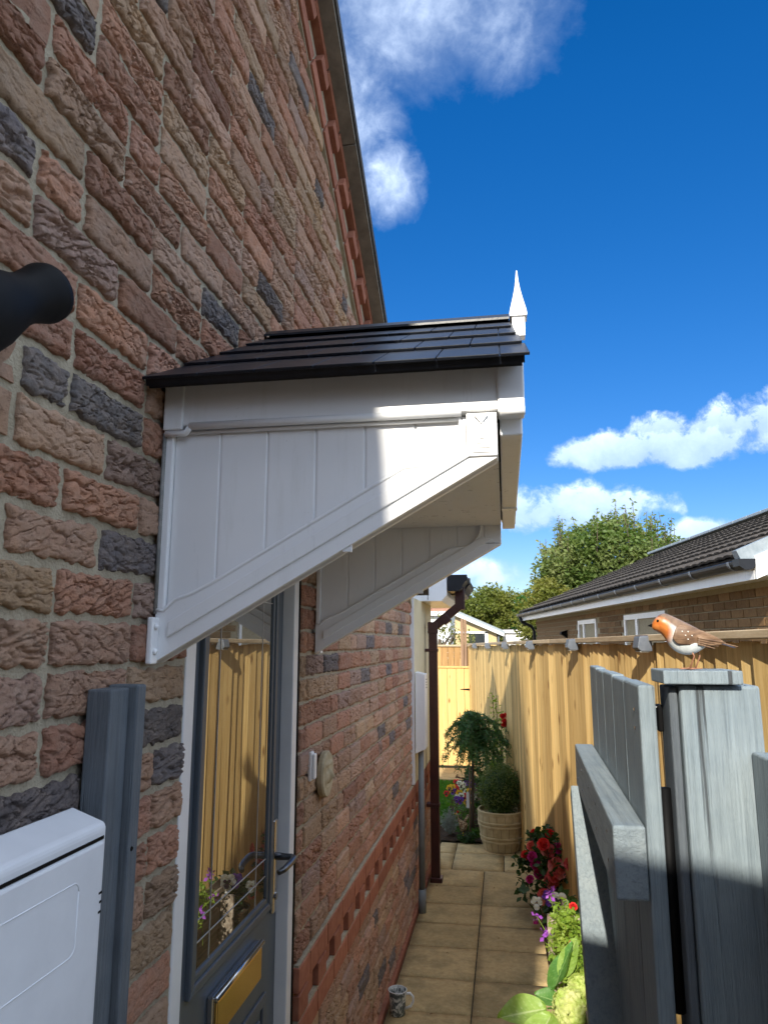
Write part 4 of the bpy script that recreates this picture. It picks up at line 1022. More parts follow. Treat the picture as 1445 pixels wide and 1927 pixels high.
# ------------------------------------------------------------------ plants
def leafcloud(mb, pts, size, rg, fold=.25, asp=.5, up=.3):
    """small two-quad leaves at the given points"""
    for p in pts:
        a = rg.uniform(0, 6.283); e = rg.uniform(-.9, .9); d = Vector((math.cos(a) * math.cos(e), math.sin(a) * math.cos(e), math.sin(e)))
        nrm = Vector((rg.uniform(-1, 1), rg.uniform(-1, 1), rg.uniform(-.3, 1) + up)); sx = d.cross(nrm)
        if sx.length < 1e-3: continue
        sx.normalize(); nn = sx.cross(d); l = size * rg.uniform(.65, 1.3); w = l * asp * .5
        p = Vector(p)
        mb.add([p, p + d * l * .5 + sx * w + nn * l * fold * .3, p + d * l, p + d * l * .5 - sx * w + nn * l * fold * .3, p + d * l * .5],
               [(0, 4, 1), (1, 4, 2), (0, 3, 4), (3, 2, 4)])

def blob(rg, c, r, hollow=.55):
    while True:
        v = Vector((rg.uniform(-1, 1), rg.uniform(-1, 1), rg.uniform(-1, 1)))
        if hollow < v.length < 1: return Vector((c[0] + v.x * r[0], c[1] + v.y * r[1], c[2] + v.z * r[2]))

def clumps(rg, c, r, nc, per, cr, hollow=.3):
    pts = []
    for k in range(nc):
        q = blob(rg, c, r, hollow); s = cr * rg.uniform(.6, 1.35)
        pts += [blob(rg, q, (s, s, s * .8), .35) for _ in range(int(per * rg.uniform(.6, 1.3)))]
    return pts

M['box_leaf'] = leafm('box_leaf', (.06, .11, .026), (.13, .19, .055), (.24, .26, .10), 60, .35)
M['dark_leaf'] = leafm('dark_leaf', (.025, .06, .016), (.05, .105, .028), None, 50, .35)
M['conifer'] = leafm('conifer', (.045, .125, .045), (.08, .19, .06), (.14, .25, .08), 40, .35)
M['silver'] = leafm('silver_leaf', (.30, .34, .32), (.42, .46, .44), None, 40, .25, .7)
M['lime_leaf'] = leafm('lime_leaf', (.17, .30, .03), (.28, .42, .06), (.40, .48, .10), 40, .5)
M['mid_leaf'] = leafm('mid_leaf', (.06, .14, .02), (.11, .22, .035), None, 30, .45)
M['tree_a'] = leafm('tree_leaf_warm', (.10, .13, .022), (.17, .19, .035), (.24, .22, .05), 2.2, .4)
M['tree_b'] = leafm('tree_leaf_green', (.03, .095, .018), (.06, .15, .03), (.10, .19, .04), 2.0, .4)
M['tree_c'] = leafm('tree_leaf_apple', (.07, .125, .026), (.14, .20, .045), (.30, .31, .13), 3.0, .4)
M['bark'] = simple('bark', (.07, .05, .035), (.13, .10, .075), 30, .9, .2, bump=.7, stretch=(1, 1, .2))
M['red_petal'] = leafm('red_petal', (.60, .02, .025), (.75, .05, .045), None, 60, .3)
M['orange_petal'] = leafm('coral_petal', (.60, .05, .07), (.74, .15, .12), (.84, .46, .36), 80, .3)
M['magenta_petal'] = leafm('magenta_petal', (.48, .02, .18), (.62, .05, .28), None, 60, .3)
M['white_petal'] = leafm('white_petal', (.75, .76, .70), (.82, .82, .78), None, 60, .3)
M['yellow_petal'] = leafm('yellow_petal', (.72, .42, .02), (.80, .55, .05), None, 60, .3)
M['violet_petal'] = leafm('violet_petal', (.10, .03, .30), (.20, .06, .45), None, 60, .3)
M['purple_petal'] = leafm('purple_petal', (.28, .06, .45), (.42, .12, .60), None, 60, .3)
M['petal_core'] = simple('petal_core', (.02, .005, .03), (.04, .01, .04), 60, .6)
M['hyd_petal'] = leafm('hydrangea_petal', (.42, .54, .11), (.58, .66, .22), (.70, .68, .36), 60, .4)

def pansy(parent, p, face, size, mat_, core=True):
    f = Vector(face).normalized(); s = f.cross(Vector((0, 0, 1))).normalized(); u = s.cross(f); p = Vector(p)
    mb = MB()
    for (a, rr_, off) in ((90 - 35, .62, .42), (90 + 35, .62, .42), (10, .55, .40), (170, .55, .40), (270, .70, .38)):
        c = p + (s * math.cos(R(a)) + u * math.sin(R(a))) * size * off
        ring = [c + (s * math.cos(t) + u * math.sin(t) * .9) * size * rr_ * .5 + f * size * .08 * math.sin(3 * t + a) for t in [k * 2 * math.pi / 10 for k in range(10)]]
        b0 = len(mb.v); mb.add([c + f * size * .03] + ring, [(0, 1 + k, 1 + (k + 1) % 10) for k in range(10)])
    fl = part('flower', mb, mat_, parent)
    if core:
        cm = MB()
        for (a, o_, r_) in ((270, .22, .2), (35, .2, .13), (145, .2, .13)):
            c = p + f * size * .12 + (s * math.cos(R(a)) + u * math.sin(R(a))) * size * o_
            cm.add([c] + [c + (s * math.cos(t) + u * math.sin(t)) * size * r_ for t in [k * .785 for k in range(8)]], [(0, 1 + k, 1 + (k + 1) % 8) for k in range(8)])
        part('flower_face', cm, M['petal_core'], fl)
    return fl

def rose(parent, p, size, mat_, rg, name='bloom'):
    mb = MB(); p = Vector(p); up = Vector((rg.uniform(-.5, .3), -1 + rg.uniform(-.2, .4), .7)).normalized(); e1 = up.orthogonal().normalized(); e2 = up.cross(e1)
    for layer, (n, rad, tilt, h) in enumerate(((5, .50, .95, -.05), (5, .36, .65, .06), (4, .22, .35, .12), (3, .10, .12, .15))):
        for k in range(n):
            a = 2 * math.pi * (k + .4 * layer) / n + rg.uniform(-.2, .2); d = e1 * math.cos(a) + e2 * math.sin(a); t = d.cross(up)
            w = size * (.34 - .05 * layer); b_ = p + d * size * rad * .25 + up * size * (h - .1); tip = p + d * size * rad * (.6 + .5 * tilt) + up * size * (h + .28 - .25 * tilt)
            mid = (b_ + tip) / 2 + d * size * .07
            mb.add([b_ - t * w * .35, b_ + t * w * .35, mid + t * w, tip + t * w * .7 + up * size * .03, tip - t * w * .7 + up * size * .03, mid - t * w, mid + d * size * .05], [(0, 1, 2, 6), (6, 2, 3), (6, 3, 4), (6, 4, 5), (0, 6, 5)])
    return part(name, mb, mat_, parent, smooth=True)

# barrel planter with clipped box ball
bp = empty('barrel_planter', (.55, 6.58, 0), 'sandstone-coloured barrel planter holding the clipped box ball', 'planter')
PC = Vector((.55, 6.58, 0)); RP = lambda z: .148 + .105 * (z / .325) - .075 * (z / .325) ** 2 * .75
prof = [(RP(.0) - .006, 0), (RP(.004), .004)] + [(RP(.325 * k / 10), .325 * k / 10) for k in range(1, 10)] + [(RP(.32) + .004, .318), (RP(.32), .326), (RP(.32) - .014, .324), (RP(.32) - .02, .29), (.02, .285)]
part('barrel', MB().lathe(prof, 48, PC), M['planter'], bp, smooth=False)
for zz in (.085, .115, .205, .235):
    part('hoop', MB().lathe([(RP(zz) - .002, zz - .008), (RP(zz) + .006, zz - .006), (RP(zz) + .006, zz + .006), (RP(zz) - .002, zz + .008)], 48, PC, cap=False), M['planter'], bp)
M['seam'] = simple('planter_seam', (.20, .15, .075), (.26, .2, .1), 30, .9)
for z0, z1, n0 in ((.005, .076, 0), (.124, .196, .5), (.244, .316, 0)):
    for k in range(18):
        a = 2 * math.pi * (k + n0) / 18; q0 = PC + Vector((math.cos(a) * (RP(z0) - .001), math.sin(a) * (RP(z0) - .001), z0)); q1 = PC + Vector((math.cos(a) * (RP(z1) - .001), math.sin(a) * (RP(z1) - .001), z1))
        part('stave_seam', MB().bar(q0, q1, .004, .004), M['seam'], bp)
bb = empty('box_ball', (.55, 6.58, .29), 'dense rounded box topiary ball growing in the barrel planter', 'shrub')
rg = random.Random(11); BC_ = Vector((.55, 6.57, .475)); mb = MB(); pts = []
for k in range(5200):
    v = Vector((rg.gauss(0, 1), rg.gauss(0, 1), rg.gauss(0, 1))).normalized(); lump = 1 + .09 * float(fbm(v.x * 3 + 5, v.y * 3 + v.z * 2.3, 8))
    d = rg.uniform(.80, 1.03) if rg.random() < .9 else rg.uniform(1.0, 1.1)
    pts.append(BC_ + Vector((v.x * .182, v.y * .182, v.z * .205 + (.01 if v.z > 0 else 0))) * d * lump)
leafcloud(mb, pts, .019, rg, asp=.6); part('crown', mb, M['box_leaf'], bb)
part('core', MB().lathe([(.02, -.17), (.11, -.13), (.15, 0), (.12, .11), (.05, .16)], 14, BC_), M['dark_leaf'], bb, smooth=True)
part('trunk', MB().tube([(.55, 6.58, .27), (.55, 6.575, .40)], .02, 8), M['bark'], bb)

# weeping standard conifer
wt = empty('weeping_conifer', (.28, 6.98, 0), 'small weeping conifer grown as a standard in front of the pine gate', 'tree')
part('trunk', MB().tube([(.285, 6.98, -.02), (.292, 6.98, .3), (.300, 6.985, .6), (.31, 6.99, .9), (.30, 6.99, 1.02)], [.017, .015, .013, .011, .008], 10), M['bark'], wt, smooth=True)
part('cane', MB().tube([(.262, 6.965, -.02), (.275, 6.965, .75)], .007, 8), M['old_post'], wt, smooth=True)
part('plant_tag', MB().prism([(.235, .24), (.262, .24), (.262, .37), (.248, .385), (.235, .37)], lambda x, z: (x, 6.945, z), lambda x, z: (x, 6.947, z)), M['upvc'], wt)
rg = random.Random(14); cr = MB(); tw = MB()
for k in range(92):
    a = rg.uniform(0, 6.283); h0 = rg.uniform(.74, 1.06); reach = rg.uniform(.10, .34) * (1.25 if math.cos(a) > .2 else 1.0) * (1.1 - .5 * max(0, h0 - .9) / .2); drop = rg.uniform(.10, .38)
    c = Vector((.305, 6.99, h0)); pth = []
    for j in range(9):
        t = j / 8; pth.append(c + Vector((math.cos(a) * reach * t, math.sin(a) * reach * t * .8, .07 * math.sin(t * 2.4) - drop * t ** 2.4)))
    tw.tube(pth, [.004 * (1 - .8 * j / 8) for j in range(9)], 5)
    for j in range(1, 9):
        for q in range(14):
            t = rg.random(); p = pth[j - 1].lerp(pth[j], t)
            s_ = Vector((rg.uniform(-1, 1), rg.uniform(-1, 1), rg.uniform(-1.3, .5))).normalized(); l = rg.uniform(.02, .045)
            e = p + s_ * l; w = s_.orthogonal().normalized() * .0042
            cr.add([p - w, p + w, e + w * .5, e - w * .5], [(0, 1, 2, 3)])
part('crown', cr, M['conifer'], wt); part('twigs', tw, M['bark'], wt)

# dark upright shrub behind the ball, climbing rose on the fence
sh = empty('dark_shrub', (.36, 7.45, 0), 'dark green bushy shrub behind the weeping conifer trunk', 'shrub')
rg = random.Random(15); mb = MB(); leafcloud(mb, clumps(rg, (.36, 7.5, .36), (.15, .2, .34), 60, 28, .07), .035, rg); part('crown', mb, M['dark_leaf'], sh)
part('stem', MB().tube([(.36, 7.5, -.02), (.36, 7.5, .3)], .012, 8), M['bark'], sh)
cl = empty('climbing_rose', (.53, 7.2, 0), 'slim climbing plant with red flowers and lime shoots against the fence', 'plant')
rg = random.Random(16); mb = MB(); st = MB()
for k in range(7):
    x = .50 + rg.uniform(-.05, .08); h = rg.uniform(.9, 1.28); pth = [Vector((x + rg.uniform(-.02, .02), 7.22 + rg.uniform(-.03, .03), h * t / 6)) for t in range(7)]
    st.tube(pth, [.005 - .0005 * t for t in range(7)], 5); leafcloud(mb, [pth[j].lerp(pth[j + 1], rg.random()) + Vector((rg.uniform(-.03, .03), rg.uniform(-.03, .03), 0)) for j in range(2, 6) for _ in range(26)], .03, rg)
part('foliage', mb, M['lime_leaf'], cl); part('stems', st, M['bark'], cl)
for (x, y, z) in ((.585, 7.14, 1.04), (.62, 7.13, 1.05), (.60, 7.12, 1.00), (.625, 7.15, .96), (.59, 7.14, .955), (.61, 7.14, .98)): rose(cl, (x, y, z), .05, M['red_petal'], rg)

# pansy patches
def pansy_patch(name, loc, label, cols, n, spread, seed, h=.12, sz=.05):
    t = empty(name, loc, label, 'flowers'); rg = random.Random(seed); mb = MB(); c = Vector(loc)
    leafcloud(mb, [c + Vector((rg.gauss(0, spread[0]), rg.gauss(0, spread[1]), rg.uniform(0, h))) for _ in range(220)], .035, rg, asp=.6); part('foliage', mb, M['mid_leaf'], t)
    for k in range(n):
        pansy(t, c + Vector((rg.uniform(-1.3, 1.3) * spread[0], rg.uniform(-1.3, 1.3) * spread[1], h + rg.uniform(-.02, .05))), (rg.uniform(-.4, .4), -1, .35), sz * rg.uniform(.85, 1.15), M[rg.choice(cols)])
pansy_patch('pansy_patch', (.12, 8.0, .02), 'mixed pansies in yellow, violet and red at the back of the bed', ['yellow_petal', 'violet_petal', 'red_petal', 'white_petal'], 14, (.10, .28), 21, .18, .055)
pansy_patch('pansy_patch', (.20, 7.35, .02), 'small cluster of white, red and yellow pansies beside the conifer trunk', ['white_petal', 'red_petal', 'yellow_petal', 'violet_petal'], 12, (.07, .12), 22, .20, .05)

# silver foliage plant, low ground cover, hen ornament, edging stones
sv = empty('silver_plant', (.09, 6.87, 0), 'silver-leaved feathery plant at the front of the soil bed', 'plant')
rg = random.Random(24); mb = MB()
for k in range(70):
    a = rg.uniform(0, 6.283); t = rg.uniform(.1, 1.0); e = Vector((.09, 6.88, .02)) + Vector((math.cos(a) * .11 * t, math.sin(a) * .09 * t, rg.uniform(.10, .25) * (1.1 - .4 * t))); p = Vector((.09, 6.88, .01)); mid = p.lerp(e, .55) + Vector((0, 0, .02))
    mb.tube([p, mid, e], [.003, .0025, .001], 4, False)
    for j in range(9):
        q = p.lerp(e, .3 + .08 * j); d = Vector((rg.uniform(-1, 1), rg.uniform(-1, 1), rg.uniform(-.1, .9))).normalized() * .026; mb.tube([q, q + d], [.0025, .0012], 4, False)
part('foliage', mb, M['silver'], sv)
def groundcover(loc, label, seed, rad, mat_):
    t = empty('ground_cover', loc, label, 'plant', None); rg = random.Random(seed); mb = MB(); c = Vector(loc)
    leafcloud(mb, clumps(rg, (c.x, c.y, .035), (rad, rad * .8, .045), 26, 26, .03), .022, rg); part('foliage', mb, M[mat_], t)
groundcover((.25, 6.72, 0), 'low dark mat of foliage spilling onto the paving beside the barrel', 31, .07, 'dark_leaf')
groundcover((.17, 7.08, 0), 'mid-green low foliage behind the hen ornament', 32, .10, 'mid_leaf')
groundcover((.33, 6.90, 0), 'small green tufts between hen ornament and barrel planter', 33, .07, 'mid_leaf')
hn = empty('hen_ornament', (.20, 6.86, 0), 'speckled brown hen garden ornament standing in the bed', 'ornament')
def hen_mat():
    m, nt, b, N, L = nodes('hen_paint'); b.inputs['Roughness'].default_value = .6
    L(ramp(nt, pos_noise(nt, 90, 4), [(.38, (.12, .05, .025)), (.5, (.30, .17, .07)), (.6, (.55, .48, .33))]), b.inputs['Base Color']); return m
HM = hen_mat(); hmb = MB(); vs = []; fs = []; n = 16
sp_ = [(.052, .115, .002, .002), (.045, .112, .022, .02), (.028, .10, .040, .038), (.005, .10, .050, .05), (-.018, .11, .045, .05), (-.032, .14, .030, .032), (-.038, .175, .020, .020), (-.042, .198, .019, .018), (-.050, .208, .014, .013), (-.056, .208, .002, .002)]
for (x, z, ry, rz) in sp_:
    for k in range(n):
        a = 2 * math.pi * k / n; vs.append(Vector((.20 + x, 6.86 + math.cos(a) * ry, z + math.sin(a) * rz)))
for i in range(len(sp_) - 1):
    for k in range(n): fs.append((i * n + k, i * n + (k + 1) % n, (i + 1) * n + (k + 1) % n, (i + 1) * n + k))
hmb.add(vs, fs); part('body', hmb, HM, hn, smooth=True)
part('tail', MB().prism([(.225, .12), (.262, .19), (.255, .205), (.240, .195), (.215, .15)], lambda x, z: (x, 6.852, z), lambda x, z: (x, 6.868, z)), HM, hn, bevel=.004)
part('comb', MB().prism([(.150, .216), (.172, .216), (.170, .236), (.163, .228), (.157, .238), (.153, .228)], lambda x, z: (x, 6.857, z), lambda x, z: (x, 6.863, z)), M['red_petal'], hn)
part('beak', MB().lathe([(.006, 0), (.0008, .016)], 8, (.146, 6.86, .206), (-1, 0, -.2)), M['yellow_petal'], hn)
for s in (-1, 1): part('leg', MB().tube([(.205, 6.86 + s * .02, .07), (.205, 6.86 + s * .02, .0)], .005, 6), M['yellow_petal'], hn)

# rose bush in a dark pot
rs = empty('rose_bush', (.93, 5.2, 0), 'dark-leaved rose bush with coral and magenta blooms by the fence', 'rose bush')
rg = random.Random(41); mb = MB(); leafcloud(mb, clumps(rg, (.90, 5.16, .28), (.23, .30, .23), 90, 20, .07), .05, rg, asp=.62); part('foliage', mb, M['dark_leaf'], rs)
st = MB()
for k in range(12):
    a = rg.uniform(0, 6.28); st.tube([(.93, 5.18, 0), (.93 + .09 * math.cos(a), 5.18 + .14 * math.sin(a), .2), (.93 + .18 * math.cos(a), 5.18 + .28 * math.sin(a), rg.uniform(.3, .5))], [.007, .005, .003], 6)
part('stems', st, M['bark'], rs)
for (x, y, z, s_, c) in ((.83, 4.95, .47, .075, 'red_petal'), (.86, 5.0, .42, .085, 'orange_petal'), (.90, 4.92, .36, .09, 'orange_petal'), (.885, 4.88, .31, .08, 'orange_petal'), (.87, 4.9, .27, .085, 'orange_petal'), (.92, 4.86, .33, .07, 'orange_petal'),
                        (.94, 5.0, .44, .08, 'magenta_petal'), (.97, 5.02, .43, .07, 'magenta_petal'), (.78, 5.0, .33, .065, 'magenta_petal'), (.76, 5.0, .38, .06, 'magenta_petal'), (.80, 5.0, .28, .065, 'magenta_petal'),
                        (.76, 5.05, .43, .06, 'orange_petal'), (.72, 5.1, .36, .055, 'red_petal'), (.74, 4.98, .25, .05, 'magenta_petal'), (.88, 5.1, .50, .06, 'red_petal'), (.98, 4.8, .40, .07, 'orange_petal'), (.82, 4.85, .20, .075, 'orange_petal'), (.84, 4.83, .15, .06, 'orange_petal'), (.93, 4.75, .14, .055, 'orange_petal'), (.79, 5.35, .44, .05, 'red_petal'), (1.0, 4.9, .3, .045, 'magenta_petal')):
    rose(rs, (x, y, z), s_, M[c], rg)
lf = MB(); leafcloud(lf, [(.75, 4.9, .20), (.76, 4.88, .16), (.74, 4.9, .14), (.765, 4.86, .10), (.755, 4.87, .12), (.74, 4.92, .21)], .07, rg, asp=.7); part('low_spray', lf, M['dark_leaf'], rs)
part('fallen_bloom', MB().lathe([(.001, 0), (.018, .004), (.012, .016), (.001, .02)], 8, (.765, 4.86, .03)), M['magenta_petal'], rs)

# weathered trough with trailing plants, pansies and hydrangea
tr = empty('wooden_trough', (.93, 3.3, 0), 'weathered dark timber planting trough tucked behind the open gate', 'planter')
part('side_board', MB().box(.878, .902, 2.45, 4.05, .06, .38), M['trough'], tr, bevel=.006)
part('side_board', MB().box(1.06, 1.085, 2.45, 3.4, .0, .38), M['trough'], tr, bevel=.006)
part('end_board', MB().box(.903, 1.058, 2.45, 2.475, .0, .38), M['trough'], tr, bevel=.005)
part('end_board', MB().box(.80, 1.10, 4.06, 4.085, .0, .36), M['trough'], tr, bevel=.005)
part('rim', MB().prism([(2.42, .375), (2.9, .388), (3.3, .372), (3.75, .382), (4.08, .37), (4.08, .402), (3.7, .417), (3.25, .402), (2.85, .42), (2.42, .405)], lambda y, z: (.865, y, z), lambda y, z: (.915, y, z)), M['trough'], tr, bevel=.006)
part('compost', MB().box(.903, 1.058, 2.48, 4.05, .30, .34), M['soil'], tr)
for zz in (.0, .17, .31): part('lower_slat', MB().box(.872, .8775, 2.45, 4.05, zz + .02, zz + .14), M['trough'], tr, bevel=.003)
tl = empty('trailing_plant', (.86, 3.55, .4), 'bright lime-green trailing bedding plant spilling over the trough', 'plant')
rg = random.Random(44); mb = MB(); leafcloud(mb, clumps(rg, (.865, 3.42, .44), (.065, .42, .14), 80, 26, .045), .024, rg, asp=.62); part('foliage', mb, M['lime_leaf'], tl)
st = MB()
for k in range(26):
    y = rg.uniform(3.0, 3.85); st.tube([(.92, y, .42), (.89, y - .02, .52), (.84, y - .04, rg.uniform(.34, .5)), (.82, y - .05, rg.uniform(.22, .38))], [.003, .0025, .002, .001], 4)
part('stems', st, M['lime_leaf'], tl)
for (x, y, z) in ((.862, 3.30, .505), (.90, 3.62, .55)): rose(tl, (x, y, z), .035, M['red_petal'], rg, 'flower')
sa = empty('salvia_plant', (.84, 3.75, .4), 'thin wiry salvia stems with small purple flowers over the trough', 'plant')
rg = random.Random(46); st = MB()
for (x, y, z, x1, y1) in ((.735, 3.62, .50, .83, 3.45), (.765, 3.55, .45, .84, 3.42), (.78, 3.50, .475, .85, 3.42), (.80, 3.72, .56, .86, 3.5), (.935, 3.62, .62, .91, 3.5), (.815, 3.74, .57, .87, 3.5)):
    st.tube([(x1, y1, .34), ((x + x1) / 2, (y + y1) / 2, (z + .40) / 2), (x, y, z)], [.0025, .002, .0012], 5)
    fm = MB(); leafcloud(fm, [Vector((x, y, z)) + Vector((rg.uniform(-.01, .01), rg.uniform(-.01, .01), rg.uniform(-.012, .012))) for _ in range(9)], .022, rg, asp=.7); part('flower', fm, M['purple_petal'], sa)
part('stems', st, M['lime_leaf'], sa)
pn = empty('trough_pansies', (.88, 4.2, .0), 'white and purple pansies with dark faces in shade beside the roses', 'flowers')
rg = random.Random(47); mb = MB(); leafcloud(mb, clumps(rg, (.90, 4.25, .28), (.10, .16, .10), 26, 22, .05), .05, rg, asp=.7); part('foliage', mb, M['dark_leaf'], pn)
pansy(pn, (.865, 4.13, .40), (-.2, -1, .3), .075, M['white_petal']); pansy(pn, (.82, 4.15, .41), (-.1, -1, .4), .06, M['violet_petal'], False); pansy(pn, (.755, 4.22, .36), (-.3, -1, .4), .05, M['white_petal'], False)
part('pot', MB().lathe([(.075, 0), (.09, .004), (.12, .22), (.128, .23), (.11, .22)], 20, (.90, 4.25, 0)), M['soil'], pn, smooth=True)

# hydrangea with large leaves
hy = empty('hydrangea', (.92, 2.75, .38), 'hydrangea with large serrated leaves and lime-green flower head in sunlight', 'hydrangea')
def hyd_leaf_mat(name, c, c2, vein):
    m, nt, b, N, L = nodes(name); nt.nodes.remove(b); out = nt.nodes['Material Output']
    at = N('ShaderNodeAttribute'); at.attribute_name = 'vein'
    col = ramp(nt, pos_noise(nt, 40, 4), [(.35, c), (.65, c2)]); col = mixc(nt, at.outputs['Fac'], col, vein)
    pr = N('ShaderNodeBsdfPrincipled'); pr.inputs['Roughness'].default_value = .42; L(col, pr.inputs['Base Color'])
    bumpn(nt, pr, pos_noise(nt, 160, 4), .3, .002)
    t_ = N('ShaderNodeBsdfTranslucent'); L(mixc(nt, 1, col, (1.2, 1.3, .5), 'MULTIPLY'), t_.inputs['Color'])
    mx = N('ShaderNodeMixShader'); mx.inputs[0].default_value = .4; L(pr.outputs[0], mx.inputs[1]); L(t_.outputs[0], mx.inputs[2]); L(mx.outputs[0], out.inputs['Surface']); return m
M['hyd_a'] = hyd_leaf_mat('hydrangea_leaf_lime', (.27, .43, .07), (.36, .52, .12), (.58, .68, .32))
M['hyd_b'] = hyd_leaf_mat('hydrangea_leaf_green', (.09, .24, .04), (.14, .31, .065), (.30, .48, .16))
def big_leaf(base, tip, nrm, width, mat_, curl=.15):
    base = Vector(base); tip = Vector(tip); d = tip - base; l = d.length; d.normalize(); nrm = Vector(nrm); s = d.cross(nrm).normalized(); n = s.cross(d)
    nu, nv = 36, 20; mb = MB(); vein = []
    def W(t): return width * .5 * (math.sin(math.pi * min(1, t ** .82)) ** .75) * (1.12 - .3 * t) + .0005
    for j in range(nv + 1):
        for i in range(nu + 1):
            t = i / nu; q = (j / nv - .5) * 2; aq = abs(q)
            ser = 1 + (.05 * ((t * 18) % 1) if aq > .95 else 0)
            vn_ = abs(((t - aq * .16 * (1.2 - t)) * 8) % 1 - .5) * 2        # side veins
            vv_ = max(0, 1 - vn_ * 7) * (1 - aq * .7) if aq > .03 else 0
            mid = max(0, 1 - aq * 16)
            z = -curl * l * (t - .15) ** 2 + .16 * width * aq ** 1.3 + .010 * l * (1 - max(0, 1 - vn_ * 2.2)) * (1 - aq) + .02 * l * math.sin(t * 9 + q * 3) * aq
            mb.v.append(tuple(base + d * l * t + s * W(t) * q * ser + n * z)); vein.append(min(1, mid * .9 + vv_ * .75))
    mb.f = [(j * (nu + 1) + i, j * (nu + 1) + i + 1, (j + 1) * (nu + 1) + i + 1, (j + 1) * (nu + 1) + i) for j in range(nv) for i in range(nu)]
    o = part('leaf', mb, mat_, hy, smooth=True)
    a_ = o.data.attributes.new('vein', 'FLOAT', 'POINT'); a_.data.foreach_set('value', np.array(vein, dtype=np.float32)); return o
big_leaf((0.737, 2.961, 0.412), (0.562, 2.898, 0.401), (.15, -.55, 1), 0.116, M['hyd_a'], .06)
big_leaf((0.783, 2.983, 0.429), (0.698, 3.006, 0.441), (-.1, -.45, 1), 0.073, M['hyd_b'], .05)
big_leaf((0.771, 3.006, 0.452), (0.856, 3.187, 0.565), (-.75, -.6, .35), 0.104, M['hyd_b'], .08)
big_leaf((0.805, 3.051, 0.474), (0.879, 3.232, 0.570), (-.35, -.9, .2), 0.071, M['hyd_a'], .08)
big_leaf((0.749, 2.825, 0.452), (0.658, 2.678, 0.378), (-.2, -.2, 1), 0.124, M['hyd_a'], .1)
big_leaf((0.890, 3.107, 0.407), (0.935, 3.333, 0.474), (-.5, -.4, .7), 0.106, M['hyd_b'], .1)
big_leaf((0.845, 2.881, 0.339), (0.743, 2.768, 0.226), (-.4, -.5, .6), 0.118, M['hyd_b'], .1)
st = MB(); st.tube([(0.969, 3.107, 0.203), (0.890, 3.051, 0.339), (0.811, 2.983, 0.418), (0.743, 2.961, 0.415)], [.006, .005, .004, .003], 8); st.tube([(0.969, 3.107, 0.203), (0.867, 2.961, 0.384), (0.822, 2.893, 0.429)], [.006, .005, .004], 8)
part('stem', st, M['mid_leaf'], hy, smooth=True)
def floret_head(c, r, n, seed):
    rg = random.Random(seed); c = Vector(c); mb = MB()
    for k in range(n):
        v = Vector((rg.gauss(0, 1), rg.gauss(0, 1), rg.gauss(0, 1))).normalized(); p = c + Vector((v.x * r[0], v.y * r[1], v.z * r[2])) * rg.uniform(.88, 1.05)
        e1 = v.orthogonal().normalized(); e2 = v.cross(e1); a0 = rg.uniform(0, 1.57); s_ = rg.uniform(.011, .015)
        for q in range(4):
            a = a0 + q * math.pi / 2 + rg.uniform(-.15, .15); d = e1 * math.cos(a) + e2 * math.sin(a); t = d.cross(v)
            ctr = p + d * s_ * .75 + v * rg.uniform(0, .004); rim = [ctr + (d * math.cos(w) + t * math.sin(w)) * s_ * .78 + v * (.003 * math.cos(2 * w)) for w in [k_ * math.pi / 4 for k_ in range(8)]]
            mb.add([ctr - v * .0015] + rim, [(0, 1 + k_, 1 + (k_ + 1) % 8) for k_ in range(8)])
    part('flower_head', mb, M['hyd_petal'], hy)
floret_head((0.822, 2.915, 0.435), (0.059, 0.062, 0.070), 190, 51); floret_head((0.862, 3.006, 0.477), (0.034, 0.034, 0.032), 70, 52); floret_head((0.794, 2.757, 0.384), (0.040, 0.045, 0.051), 90, 53)

# ------------------------------------------------------------------ neighbouring bungalow on the right
an = R(7.6); ND = Vector((-math.sin(an), math.cos(an), 0)); NP = Vector((math.cos(an), math.sin(an), 0)); NE = Vector((2.335, 5.36, 0)); Z3 = Vector((0, 0, 1))
def NB(al, off, z): return NE + ND * al + NP * off + Z3 * z
nb = empty('brick_bungalow', NB(5, 2, 0), 'brown brick bungalow with dark tiled roof beyond the fence', 'house')
def nbox(a0, a1, o0, o1, z0, z1):
    mb = MB(); v = [NB(a, o, z) for z in (z0, z1) for (a, o) in ((a0, o0), (a1, o0), (a1, o1), (a0, o1))]
    return mb.add(v, [(0, 3, 2, 1), (4, 5, 6, 7), (0, 1, 5, 4), (1, 2, 6, 5), (2, 3, 7, 6), (3, 0, 4, 7)])
M['nb_brick'] = simple('brown_brick', (.17, .095, .045), (.26, .16, .075), 40, .9, .2, bump=.4, bscale=150, rnd=.25)
M['nb_mortar'] = simple('brown_brick_mortar', (.36, .30, .20), (.42, .36, .25), 30, .95, .1)
nwall = part('wall', nbox(.12, 10.2, .31, 5.5, -.03, 2.2), M['nb_mortar'], nb)
W1, W2 = (2.55, 4.0, 1.15, 2.06), (5.35, 6.45, 1.15, 2.06)
wins = []
nbm = MB().box(-.01, .012, -.1075, .1075, -.0325, .0325).mesh('brick', M['nb_brick'], bevel=.002, seg=1)
far = MB(); cnt = 0; rg = random.Random(61)
for c in range(18, 30):
    z = .0325 + .075 * c - .02; a = .13 + (.1125 if c % 2 else 0)
    while a < 10.1:
        mid_ = a + .1075
        if not any(w[0] - .12 < mid_ < w[1] + .12 and w[2] - .05 < z < w[3] + .04 for w in (W1, W2)) and z < 2.17:
            if mid_ < 6.3 and cnt < 300: inst('brick', nbm, NB(mid_, .31, z), nwall, rot=(0, 0, math.pi + an)); cnt += 1
            else: far.obox(NB(mid_, .31, z), ND * .1075, NP * .012, Z3 * .0325)
        a += .225
part('brick_courses', far, M['nb_brick'], nwall, kind='stuff')
